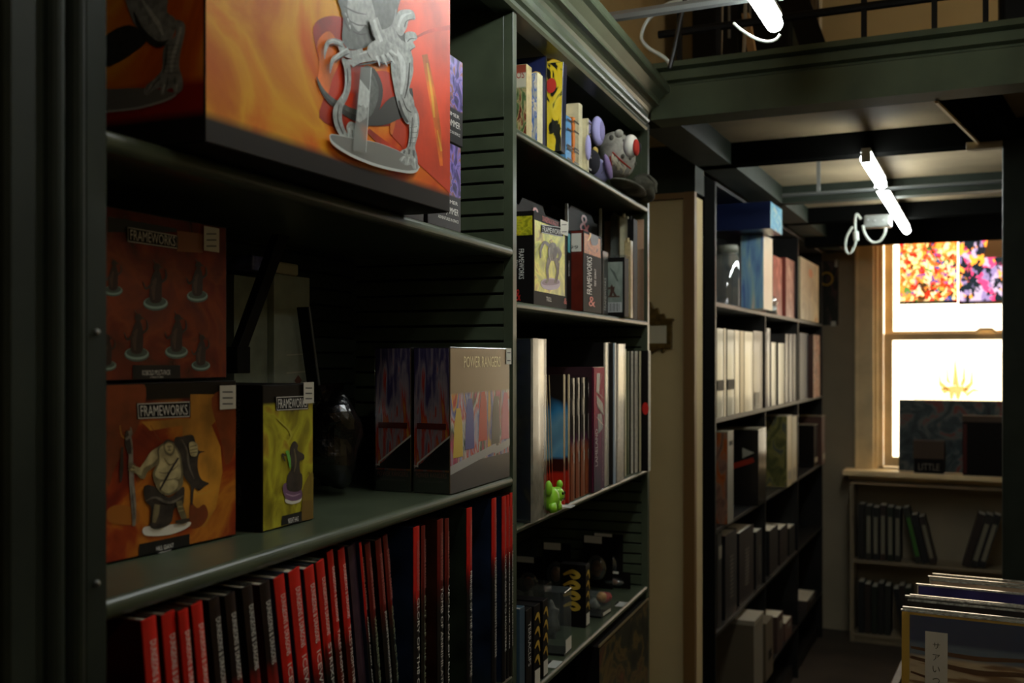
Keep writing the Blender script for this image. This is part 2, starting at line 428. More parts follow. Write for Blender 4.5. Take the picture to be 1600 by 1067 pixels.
# upper room beyond the railing: beige partition, dark column, drape, stringer
build_R(MB().box(-1.18,2.5,4.2,4.26,0.69,2.1,BEIGE), 'wall_loft')
x0_, _ = at_y('R', 1083, 0, 4.0); x1_, _ = at_y('R', 1240, 0, 4.0)
r = thing('R','dark_cupboard','tall dark cupboard on the loft behind the upper tube light','cupboard',x0_,3.98,0.69)
MB().box(0,x1_-x0_,0,0.2,0.04,1.35,GREEN_D).build('carcass', r, 0.004)
hw = (x1_-x0_)/2
for s in (0,1): 
    d = MB().box(s*hw+0.008,(s+1)*hw-0.008,-0.015,0,0.06,1.33,BLACKM).build('door', r, 0.004)
    MB().tube([(s*hw+(hw-0.04 if s==0 else 0.04),-0.03,0.55),(s*hw+(hw-0.04 if s==0 else 0.04),-0.03,0.68)],0.005,STEEL).build('handle', d)
MB().box(0.02,x1_-x0_-0.02,0.02,0.18,0,0.04,BLACKM).build('plinth', r)
xa, _ = at_y('R', 1258, 0, 3.6); xb, _ = at_y('R', 1284, 0, 3.6)
cu = MB(); n = 24
outl = [(xa+(xb-xa)*i/n, 0.012*math.sin(i*1.4)) for i in range(n+1)]
poly = outl + [(x_,y_+0.004) for x_,y_ in reversed(outl)]
cu.prism([(x_-xa,y_) for x_,y_ in poly],'z',0.0,1.2,mat('pale_drape',(190,180,158),0.9))
r = thing('R','curtain','narrow pale folded curtain hanging on the loft beside the railing','curtain',xa,3.6,0.80)
cu.build('drape', r, smooth=False)
MB().tube([(-0.08,0,1.19),(xb-xa+0.08,0,1.19)],0.008,BLACKM).build('curtain_rod', r)
# stair stringer seen through the railing
mb = MB(); (xa,za) = at_y('R', 1228, -30, 3.3); (xb,zb) = at_y('R', 1276, 72, 3.3)
mb.prism([(xa-0.02,za),(xa+0.05,za),(xb+0.03,zb),(xb-0.05,zb)],'y',3.28,3.32,BLACKM)
build_R(mb, 'trim_%d' % k); k += 1
# lumber leaning on the loft
for (pa, pb, w_, lab) in (((1165,22),(1190,80),0.02,'short pale wooden stick leaning on the loft behind the tube light'),):
    (xa,za) = at_y('R', pa[0], pa[1], 2.9); (xb,zb) = at_y('R', pb[0], pb[1], 2.9)
    mb = MB(); mb.prism([(xa-w_/2,za),(xa+w_/2,za),(xb+w_/2,0.6905),(xb-w_/2,0.6905)],'y',2.89,2.92,mat('raw_wood',(190,150,100),0.7,noise=0.2))
    o = build_R(mb, 'wooden_stick', kind=None); tag(o, lab, 'stick')
for i_, px in enumerate((1123,1160)):
    xa, _ = at_y('R', px, 60, 2.75)
    o = build_R(MB().tube([(xa,2.75,0.6905),(xa+0.01,2.75,1.0)],0.005,mat('pale_cord',(170,160,140),0.6),6), 'cord', kind=None)
    tag(o, ('left' if i_==0 else 'right')+'most of two thin pale upright cords behind the beam below the tube light', 'cord', None)

# painted hanging on the left wall above the crown
HANG = art_mat('rusty_hanging_print', [(0.0,(120,60,30)),(0.35,(196,160,90)),(0.5,(206,176,116)),(0.62,(170,70,36)),(0.8,(214,190,130))], 5, 5, 2.0, rough=0.8, coat=0)
r = thing('N','wall_hanging','tan and rust patterned sheet hanging above the green crown','hanging',-0.24,0.45,0.66)
mb = MB(); mb.face([(0,0,0),(0,1.95,0),(0,1.95,0.75),(0,0,0.75)], HANG, [(0,0),(3,0),(3,1),(0,1)]); mb.box(-0.01,-0.001,0,1.95,0,0.75,BEIGE)
mb.build('sheet', r); MB().tube([(0.0,-0.03,0.75),(0.0,1.98,0.75)],0.01,mat('raw_wood',(190,150,100),0.7)).build('batten', r)

# ------------------------------------------------------------------ window
def win_box(*a): return MB().box(*a)
mb = MB()
mb.box(WX0-0.085,WX0,5.875,5.90,WZ0,0.62,CREAMP); mb.box(WX1,WX1+0.085,5.875,5.90,WZ0,0.62,CREAMP)
mb.box(WX0-0.095,WX0-0.08,5.865,5.90,WZ0,0.62,CREAMP)
mb.box(WX0,WX0+0.02,5.90,6.10,WZ0,WZ1,CREAMP); mb.box(WX1-0.02,WX1,5.90,6.10,WZ0,WZ1,CREAMP)
mb.box(WX0+0.02,WX0+0.045,5.93,5.965,WZ0,WZ1,CREAMP); mb.box(WX1-0.045,WX1-0.02,5.93,5.965,WZ0,WZ1,CREAMP)
mb.box(WX0,WX1,5.90,6.10,WZ1-0.02,WZ1,CREAMP)
win = build_R(mb, 'window_1', 0.002)
def sash(y, z0, z1, name):
    m = MB(); s = 0.045; x0, x1 = WX0+0.045, WX1-0.045
    m.box(x0,x0+s,y,y+0.035,z0,z1,CREAMP); m.box(x1-s,x1,y,y+0.035,z0,z1,CREAMP)
    m.box(x0+s,x1-s,y,y+0.035,z0,z0+0.05,CREAMP); m.box(x0+s,x1-s,y,y+0.035,z1-0.035,z1,CREAMP)
    o = m.build(name, win, 0.002)
    g = MB().box(x0+s,x1-s,y+0.015,y+0.019,z0+0.05,z1-0.035,clear('window_glass',gloss=0.06,rough=0.02)).build('glass_pane', o)
    return o
sash(5.97, WZ0+0.01, 0.135, 'lower_sash'); sash(6.01, 0.10, WZ1-0.02, 'upper_sash')
MB().tube([(0.0-0.05,5.96,0.137),(-0.03,5.95,0.155),(0.03,5.95,0.155),(0.05,5.96,0.137)],0.008,CREAMP).build('sash_lock', win)
SILLM = CREAMP
mb = MB(); mb.box(-0.70,0.72,5.74,5.99,-0.628,-0.60,SILLM); mb.box(-0.68,0.70,5.85,5.90,-0.66,-0.628,SILLM)
build_R(mb, 'trim_%d' % k, 0.004); k += 1

pl = bpy.data.lights.new('window_portal', 'AREA'); pl.shape = 'RECTANGLE'; pl.size = WX1-WX0; pl.size_y = WZ1-WZ0
pl.cycles.is_portal = True
po = bpy.data.objects.new('window_portal', pl); C.objects.link(po)
po.location = W('R', (WX0+WX1)/2, 6.12, (WZ0+WZ1)/2); po.rotation_euler = (-PI/2, 0, -TH)

# posters taped to the upper sash, crown decal on the lower one
PA = art_mat('poster_print_warm', [(0.0,(210,40,24)),(0.17,(240,140,60)),(0.30,(30,70,150)),(0.40,(250,215,150)),(0.54,(60,40,24)),(0.64,(70,120,60)),(0.72,(220,90,40)),(0.84,(240,220,180))], 15, 5, 4.0, translucent=0.85, vor=True, bands=((0.045,(10,8,6),False),))
PB = art_mat('poster_print_pink', [(0.0,(20,30,40)),(0.3,(120,110,170)),(0.45,(160,150,200)),(0.6,(200,60,120)),(0.75,(240,150,60)),(0.9,(30,30,40))], 9, 5, 3.0, translucent=0.85, vor=True, bands=((0.045,(12,8,6),False),))
def poster(name, lab, px0, px1, py0, py1, m, y=5.965):
    x0, z1 = at_y('R', px0, py0, y); x1, z0 = at_y('R', px1, py1, y)
    r = thing('R', name, lab, 'poster', x0, y, z0)
    mb = MB(); w_, h_ = x1-x0, z1-z0
    mb.face([(0,0,0),(w_,0,0),(w_,0,h_),(0,0,h_)], m, [(0,0),(1,0),(1,1),(0,1)])
    o = mb.build('printed_sheet', r)
    MB().box(w_*0.45,w_*0.55,-0.001,0.0,h_-0.004,h_+0.006,mat('clear_tape',(200,190,150),0.3)).build('tape', r)
    return r, w_, h_
r, w_, h_ = poster('window_poster','wide multicoloured poster backlit on the upper window sash',1405,1496,362,474,PA)
mb = MB()
for (u0,u1,c) in ((0.06,0.10,(230,210,60)),(0.13,0.17,(200,200,190)),(0.32,0.75,(190,210,160))):
    mb.face([(w_*u0,-0.001,0.004),(w_*u1,-0.001,0.004),(w_*u1,-0.001,0.016),(w_*u0,-0.001,0.016)], ink(*c))
mb.build('printed_strip', r)
r, w_, h_ = poster('window_poster','darker lavender and pink poster backlit at the right of the upper sash',1498,1600,360,474,PB)
mb = MB(); mb.face([(0.08,-0.001,0.0),(w_,-0.001,0.0),(w_,-0.001,0.014),(0.08,-0.001,0.014)], ink(190,140,50)); mb.build('printed_strip', r); mb = MB()
mb.face([(0.12,-0.001,h_*0.62),(w_-0.01,-0.001,h_*0.62),(w_-0.02,-0.001,h_*0.9),(0.15,-0.001,h_*0.95)], mat('poster_white_patch',(250,225,200),0.5)); mb.build('printed_title', r)
# decal with a spiked crown outline
DEC = bpy.data.materials.new('crown_decal'); DEC.use_nodes = True
_nt = DEC.node_tree; _t = _nt.nodes.new('ShaderNodeBsdfTransparent'); _t.inputs[0].default_value = (0.42,0.33,0.17,1)
_nt.links.new(_t.outputs[0], _nt.nodes['Material Output'].inputs[0])
r = thing('R','window_decal','pale sheet with a five-spiked crown emblem on the lower sash','decal',0,5.962,0)
mb = MB()
def zp(pts, m, dy=0.0):
    q = []
    for x, y in pts:
        a, b = at_y('R', 1300+x*0.3937, 340+y*0.3937, 5.962-dy); q.append((a, -dy, b))
    mb.face(q, m)
SHE = bpy.data.materials.new('sheet_translucent'); SHE.use_nodes = True
_nt = SHE.node_tree; _t = _nt.nodes.new('ShaderNodeBsdfTransparent'); _t.inputs[0].default_value = (0.80,0.74,0.58,1)
_nt.links.new(_t.outputs[0], _nt.nodes['Material Output'].inputs[0])
zp([(325,535),(760,535),(760,760),(325,760)], SHE)
mb.build('sheet', r); mb = MB()
for sp in ([(425,600),(432,650),(455,670),(470,690),(440,680),(425,665)],[(455,575),(463,640),(475,665),(455,650)],[(488,550),(500,640),(505,670),(478,665),(483,620)],[(525,575),(530,650),(520,670),(508,665),(518,640)],[(556,595),(560,660),(545,680),(520,690),(530,668),(548,655)]):
    zp(sp, DEC, 0.0008)
zp([(430,680),(455,672),(487,668),(520,670),(545,682),(530,700),(515,690),(505,722),(495,722),(487,695),(478,722),(468,720),(465,692),(445,700)], DEC, 0.001)
zp([(530,700),(560,680),(600,690),(560,690),(535,712)], DEC, 0.001)
mb.build('crown_emblem', r)

# ------------------------------------------------------------------ tube lights
def tube_light(lab, x, y0, y1, z, rz=0, m=None):
    r = thing('R','tube_light',lab,'light',x,y0,z,rz,group=None)
    L = y1-y0
    MB().tube([(0,0.006,-0.014),(0,L-0.006,-0.014)],0.016,m or TUBEM,12).build('lamp_tube', r, smooth=False)
    mb = MB(); mb.prism([(-0.014,0.003),(0.014,0.003),(0.012,0.014),(-0.012,0.014)],'y',0,L,WHITEP); mb.build('housing', r)
    for yy in (0.0, L-0.005): MB().box(-0.013,0.013,yy,yy+0.005,-0.026,0.003,WHITEP).build('end_cap', r, 0.003)
    return r
tl1 = tube_light('bright white tube light hanging above the bookcase near the top edge', -0.373, 0.85, 2.03, 0.664)
tl2 = tube_light('near one of two tube lights under the loft', -0.302, 2.99, 3.465, 0.569)
tl3 = tube_light('far one of two tube lights under the loft, ending above the window', -0.312, 3.51, 4.76, 0.569)
CORDW = mat('white_cord', (190,195,185), 0.45)
CORDB = mat('black_cord', (14,14,14), 0.5)
def pts_y(F, y, pts):
    return [tuple(W(F, *( (lambda a: (a[0], y, a[1]))(at_y(F, px, py, y)) ))) for px, py in pts]
def cable(name, lab, F, y, pts, r, m, cat='cable'):
    q = smooth_poly([tuple(W(F, at_y(F,px,py,y)[0], y, at_y(F,px,py,y)[1])) for px, py in pts], 6, False)
    o0 = Vector(q[0]); o = MB().tube([Vector(p)-o0 for p in q], r, m, 8).build(name, None, smooth=True)
    o.location = o0; return tag(o, lab, cat)
cable('hanging_cable','black cable hanging down past the left end of the green beam','R',2.2,[(1078,-60),(1070,0),(1062,35),(1054,75),(1046,108)],0.0052,CORDB)
cable('power_cord','pale grey cord looping left of the hanging black cable','R',2.25,[(1150,-4),(1070,0),(1040,8),(1012,32),(1002,58),(1012,74),(1032,86),(1044,96),(1047,106)],0.0045,CORDW)
cable('lamp_cord','white cord curving from the end of the upper tube light','R',2.0,[(1146,36),(1160,48),(1180,60),(1198,65),(1212,62),(1219,54)],0.003,CORDW)
# conduit carrying the lamp
r = thing('R','conduit','grey steel conduit crossing above the upper tube light','pipe',-0.95,1.98,0.695)
MB().tube([(0,0,0),(3.3,0,0)],0.011,STEEL,8).build('tube', r)
MB().box(0.56,0.60,-0.015,0.015,-0.012,0.014,STEEL).build('clip', r, 0.002)
# driver box under the loft with its looping leads
(x0,z0) = at_y('R',1350,356,4.3); (x1,z1) = at_y('R',1392,334,4.3)
r = thing('R','junction_box','grey junction box with white looping leads under the loft','box',x0,4.3,z0)
MB().box(0,x1-x0,0,0.05,0,z1-z0,mat('box_grey',(120,122,118),0.35,coat=0.5)).build('housing', r, 0.006)
for (u,v) in ((0.15,0.6),(0.4,0.5),(0.7,0.5),(0.9,0.25)): MB().ball(((x1-x0)*u,-0.001,(z1-z0)*v),(0.005,0.003,0.005),STEEL,8,6).build('screw', r)
Mi = M_of(r).inverted()
def lead(pts, rad, name):
    q = smooth_poly([tuple(W('R', at_y('R',px,py,4.29)[0], 4.29, at_y('R',px,py,4.29)[1])) for px, py in pts], 6, False)
    MB().tube([Mi @ Vector(p) for p in q], rad, CORDW, 8).build(name, r, smooth=True)
lead([(1348,352),(1352,366),(1362,378),(1374,377),(1382,366),(1384,356)],0.005,'lead')
lead([(1332,354),(1323,370),(1321,388),(1326,396),(1333,390),(1338,372),(1336,352),(1338,335),(1345,342)],0.005,'lead')
lead([(1337,362),(1338,376)],0.011,'plug')
# added fill lamps outside the view: two tubes and a globe
tl0 = tube_light('added fill tube beside the viewer, out of view', 0.60, -0.6, 0.5, 1.0, m=emit('warm_fill_glow', (1.0,0.98,0.9), 15.0))  # unseen, added to reach the near side of the large fiery box
tl00 = tube_light('added fill tube high to the right of the viewer, out of view', 1.6, 0.5, 1.7, 1.2, m=TUBEFILL)  # unseen, added to brighten the front faces and the alcove wall
r = thing('R','fill_globe','added round fill lamp on the ceiling of the loft, out of view','light',0.9,3.2,2.1)  # unseen, added to brighten the beige wall above the loft
MB().lathe([(0.001,0),(0.09,0),(0.09,-0.03),(0.06,-0.035)],WHITEP).build('base', r)
MB().ball((0,0,-0.11),(0.1,0.1,0.09),emit('globe_fill_glow',(1.0,0.91,0.74),30.0)).build('glass_globe', r, smooth=True)

# ================================================================== near bookcase
SLOT = 0.0254
def slatted(mb, u0, u1, z0, z1, put, m, core):
    'boards with open slots between them, on a dark core'
    z = z0
    while z < z1-0.003:
        put(mb, u0, u1, z, min(z+SLOT-0.004, z1), m); z += SLOT
    core(mb)
bk = thing('N','bookcase','tall green painted two-bay bookcase filling the left half','bookcase',0,0,-1.5)
Z = lambda z: z+1.5
mb = MB()
prof = [(-0.30,0.532),(0.0,0.532),(0.004,0.535),(0.004,0.556),(0.0,0.559),(0.0,0.566)]
for i in range(9):
    a = PI*i/8; prof.append((0.009*math.sin(a), 0.575-0.008*math.cos(a)))
for i in range(9):
    a = PI*i/8; prof.append((0.012*math.sin(a), 0.5925-0.008*math.cos(a)))
prof += [(0.0,0.603),(0.003,0.606),(0.003,0.626),(0.0,0.629),(-0.30,0.629)]
mb.prism(prof,'z',0,Z(0.56),GREEN_D)
pil = mb.build('pilaster', bk)
for zz in (0.02,-0.17,-0.29): MB().ball((0.004,0.615,Z(zz)),(0.0025,0.0025,0.0025),STEEL,8,6).build('screw', pil)
def panel_y(y0, y1, name):
    mb = MB()
    mb.box(-0.016,0.0,y0,y1,0,Z(0.56),GREEN); mb.box(-0.300,-0.286,y0,y1,0,Z(0.56),GREEN)
    mb.box(-0.286,-0.016,y0+0.005,y1-0.005,0,Z(0.56),BLACKM)
    mb.box(-0.286,-0.016,y0,y1,Z(0.385),Z(0.56),GREEN)
    z = Z(0.385)
    while z > 0.3:
        mb.box(-0.286,-0.016,y0,y1,z-SLOT,z-0.0042,GREEN); z -= SLOT
    return mb.build(name, bk, 0.0006, seg=1)
panel_y(1.524,1.541,'partition'); panel_y(2.466,2.484,'end_panel')
mb = MB(); mb.box(-0.300,-0.290,0.629,2.466,0,Z(0.56),BLACKM)
z = Z(0.54)
while z > 0.1:
    mb.box(-0.290,-0.284,0.629,1.524,z-SLOT+0.004,z,GREEN_D); mb.box(-0.290,-0.284,1.541,2.466,z-SLOT+0.004,z,GREEN_D); z -= SLOT
mb.build('back_panel', bk)
def shelf(y0, y1, zt, th, m, nose=0.0):
    zt = Z(zt); x1 = nose
    r_ = min(th*0.45, 0.010); p = [(-0.283,zt-0.012),(-0.283,zt)]
    for i in range(6):
        a = PI/2*i/5; p.append((x1-r_+r_*math.sin(a), zt-r_+r_*math.cos(a)))
    for i in range(6):
        a = PI/2*i/5; p.append((x1-r_+r_*math.cos(a), zt-th+r_-r_*math.sin(a)))
    p += [(x1-0.02,zt-th),(x1-0.02,zt-0.012)]
    return MB().prism(p,'y',y0,y1,m).build('shelf', bk)
for zt, th in ((0.178,0.018),(-0.187,0.017),(-0.50,0.020),(-0.86,0.02),(-1.2,0.02)): shelf(0.630,1.523,zt,th,GREEN)
for zt, th in ((0.372,0.015),(0.092,0.014),(-0.27,0.013),(-0.557,0.014),(-0.90,0.014),(-1.25,0.014)): shelf(1.542,2.465,zt,th,GREEN)
MB().box(-0.30,0.0,0.629,2.484,Z(0.56),Z(0.575),GREEN_D).build('top_board', bk)
cp = [(-0.03,0.552),(0.004,0.552),(0.008,0.556),(0.008,0.560),(0.003,0.563),(0.003,0.568),(0.010,0.571),(0.012,0.575),(0.008,0.580)]
for i in range(7):
    a = PI/2*i/6; cp.append((0.034-0.026*math.cos(a), 0.582+0.026*math.sin(a)))
cp += [(0.036,0.608),(0.036,0.613),(0.032,0.616),(0.036,0.622),(0.050,0.634),(0.060,0.637),(0.062,0.641),(0.062,0.654),(-0.03,0.654)]
MB().prism([(x,Z(z)) for x,z in cp],'y',0.535,2.435,GREEN).build('crown', bk)
MB().box(-0.28,-0.01,0.629,2.466,0,0.08,GREEN_D).build('plinth', bk)
# ================================================================== builders for goods
CARD = mat('black_card', (20,17,16), 0.55, spec=0.15)
CARDW = mat('pale_card_edge', (170,158,130), 0.7)
PAGES = mat('page_edges', (196,188,168), 0.85, noise=0.12, nscale=200)
STICK = mat('price_sticker_paper', (215,210,196), 0.6)
STTXT = mat('sticker_print', (90,88,84), 0.6)
WHITE = mat('white_ink', (225,222,214), 0.4)
REDINK = mat('red_ink', (200,36,30), 0.35)
WRAP = clear('shrink_wrap', gloss=0.22, rough=0.16)
BLISTER = clear('clear_plastic', tint=(0.9,0.93,0.92), gloss=0.16, rough=0.06, film=0.05)
OCC = []        # footprints already taken, so that neighbours stand side by side instead of inside each other
def occupy(F, x0, x1, y0, y1, z0, z1): OCC.append((F, x0, x1, y0, y1, z0, z1))
def fit(F, x, y0, y1, z, h, dep):
    m = 0.0008; a, b = y0, y1
    for (f, u0, u1, v0, v1, s0, s1) in OCC:
        if f != F or u1 < x-dep-m or u0 > x+m or s1 < z+0.003 or s0 > z+h-0.003 or v1 < y0-m or v0 > y1+m: continue
        if (v0+v1)/2 < (a+b)/2: y0 = max(y0, v1+m)
        else: y1 = min(y1, v0-m)
    if y1-y0 < 0.003: y1 = y0+0.003
    occupy(F, x-dep, x, y0, y1, z, z+h)
    return y0, y1
def carton(F, name, label, cat, x, y0, y1, z, h, dep, body=None, front=None, side=None, group=None, rz=0.0, rx=0.0, ry=0.0, bevel=0.0008, bodyname='carton'):
    if not rz and not rx: y0, y1 = fit(F, x, y0, y1, z, h, dep)
    r = thing(F, name, label, cat, x, y0, z, rz, group, rx=rx, ry=ry); w_ = y1-y0
    r['face_width'] = w_; r['face_height'] = h; r['face_depth'] = dep
    MB().box(-dep,0,0,w_,0,h,body or CARD).build(bodyname, r, bevel, seg=2)
    if front: panel(r,'front',0,0.0012,w_-0.0012,0.0012,h-0.0012,front,'printed_front')
    if side: panel(r,'side',0,-dep+0.0012,-0.0012,0.0012,h-0.0012,side,'printed_side')
    return r
def carton_px(F, name, label, cat, pl, pr, x, pt, z, dep, **k):
    y0 = at_x(F, pl, 0, x)[0]; y1 = at_x(F, pr, 0, x)[0]
    h = at_x(F, pl, pt, x)[1]-z
    return carton(F, name, label, cat, x, y0, y1, z, h, dep, **k)
def sticker(r, face, off, x0, y0, x1, y1, lines=3):
    s = plate_px(r, face, off, x0, y0, x1, y1, STICK, 0.0022, 'price_sticker')
    xm = (x0+x1)/2; mb = MB()
    for i in range(lines):
        yy = y0 + (y1-y0)*(0.25+0.5*i/max(lines-1,1))
        q = [px_local(r, face, off, *p) + FACES[face][0]*0.0025 for p in ((x0+(x1-x0)*0.15,yy),(x1-(x1-x0)*0.2,yy),(x1-(x1-x0)*0.2,yy+(y1-y0)*0.06),(x0+(x1-x0)*0.15,yy+(y1-y0)*0.06))]
        mb.face(q, STTXT)
    mb.build('sticker_print', s)
    return s
def frame_logo(r, face, off, quad, txt='FRAMEWORKS', bg=CARD):
    'black plate, white outline, white lettering inside four corner pixels (tl, tr, br, bl)'
    n = FACES[face][0]
    tl, tr, br, bl = [px_local(r, face, off, *p) for p in quad]
    mb = MB()
    def q(s, m, l):
        c = (tl+tr+br+bl)/4
        mb.face([c+(p-c)*s+n*l for p in (bl,br,tr,tl)], m)
    q(1.0, bg, 0.0010); 
    c = (tl+tr+br+bl)/4; e = (tr-tl).normalized()*0.0009; u = (tl-bl).normalized()*0.0009
    q(0.96, WHITE, 0.0012)
    ins = [tl*0.97+c*0.03+e-u, tr*0.97+c*0.03-e-u, br*0.97+c*0.03-e+u, bl*0.97+c*0.03+e+u]
    mb.face([p+n*0.0014 for p in (ins[3],ins[2],ins[1],ins[0])], bg)
    o = mb.build('logo_plate', r)
    rt = (br-bl); up = (tl-bl); text(o, txt, bl+rt*0.06+up*0.16+n*0.0017, rt.normalized(), up.normalized(), rt.length*0.88, up.length*0.68, WHITE)
    return o
def book(F, name, label, x, y0, t, z, h, dep, cover, group=None, lean=0.0, pages=None, spine_mat=None, cat='book', board=0.0025, rz=0.0):
    if not lean and not rz:
        y0, y2 = fit(F, x, y0, y0+t, z, h, dep); t = y2-y0
    r = thing(F, name, label, cat, x, y0, z, rz, group, rx=lean); r['thickness'] = t
    mb = MB(); b = min(board, t*0.2)
    mb.box(-dep,-b,0,b,0,h,cover); mb.box(-dep,-b,t-b,t,0,h,cover)
    n = 6; pr = [(-b,0),(-b,t)] 
    sp = [(-0.0, 0)]; pr = [(-b-0.0005,t),(-b-0.0005,0)] + [( -0.0015+0.0015*math.sin(PI*i/n), t*i/n) for i in range(n+1)]
    k0 = len(mb.f)
    mb.prism(pr,'z',0,h,spine_mat or cover)
    o = mb.build('cover', r, 0)
    MB().box(-dep+0.004,-b-0.0006,b,t-b,0.003,h-0.003,pages or PAGES).build('page_block', r)
    return r
def spine_text(r, s, t, ztop, zbot, m=WHITE, fill=0.5, name='lettering', off=0.0012):
    'lettering that reads downwards on a spine'
    w_ = t*fill
    return text(r, s, (off, (t-w_)/2, ztop), (0,0,-1), (0,1,0), ztop-zbot, w_, m, name)

# ================================================================== bay 1, upper shelf
FIRE = art_mat('fiery_print', [(0.0,(120,24,12)),(0.25,(196,58,22)),(0.45,(226,110,30)),(0.62,(236,166,44)),(0.8,(214,120,34)),(1.0,(190,60,44))], 2.2, 6, 2.2, bands=((0.060,(44,40,38),False),), stretch=(1.1,0.8,1), seed=3.1, rough=0.34, grad=(-0.9,0.1,0.95), gw=0.5)
FIRE2 = art_mat('dark_fiery_print', [(0.0,(150,40,14)),(0.35,(214,96,26)),(0.6,(236,146,40)),(0.85,(220,110,30)),(1.0,(180,56,22))], 2.0, 5, 1.5, bands=((0.14,(150,30,16),False),(0.065,(26,22,20),False)), seed=1.3)
gb = carton('N','miniature_box','very large fiery orange box with a grey clawed creature, overhanging the upper shelf','box',0.036,0.702,0.702+0.4465,0.178,0.366,0.30,front=FIRE,side=FIRE2,rz=-math.atan(0.022/0.446))
SG = mat('printed_sculpt_grey', (158,160,156), 0.4, noise=0.28, nscale=160)
SGL = mat('printed_sculpt_light', (196,200,196), 0.4, noise=0.15, nscale=160)
SGD = mat('printed_sculpt_dark', (92,94,90), 0.4, noise=0.3, nscale=140)
SGX = mat('printed_sculpt_shadow', (58,56,52), 0.4)
RED1 = mat('flame_red_ink',(176,48,20),0.38,noise=0.45,nscale=16); RED2 = mat('flame_bright_red_ink',(212,68,34),0.38,noise=0.35,nscale=9); ORG = mat('flame_orange_ink',(224,112,34),0.38,noise=0.4,nscale=20); YEL = mat('flame_yellow_ink',(232,166,54),0.38,noise=0.3,nscale=20)
T2 = (400,0,0.328125)
art(gb,'front',0,[
 (RED1,'s',[(270,130),(330,80),(420,90),(470,190),(520,330),(600,360),(640,560),(640,600),(480,600),(420,620),(300,560),(330,420),(290,260)]),
 (ORG,'s',[(290,200),(350,150),(400,260),(360,380),(330,470),(290,420),(300,300)]),
 (RED2,'p',[(660,-90),(960,-90),(940,940),(880,880),(760,770),(640,640),(700,300)]),
 (RED1,'k',[(740,190),(820,150),(930,130)],[6,16,24]),
 (RED1,'s',[(560,350),(640,350),(670,440),(640,560),(540,600),(560,480)]),
 (ORG,'k',[(800,260),(830,420),(860,600),(880,790)],[26,34,30,14]),
 (YEL,'k',[(812,300),(836,460),(846,560)],[8,12,8]),
 (YEL,'k',[(860,620),(880,720)],[4,10]),
 (RED1,'k',[(530,620),(600,680),(690,730)],[20,30,14]),
 (ORG,'k',[(640,480),(650,560),(640,640)],[10,26,12]),
],'printed_flames', T2)
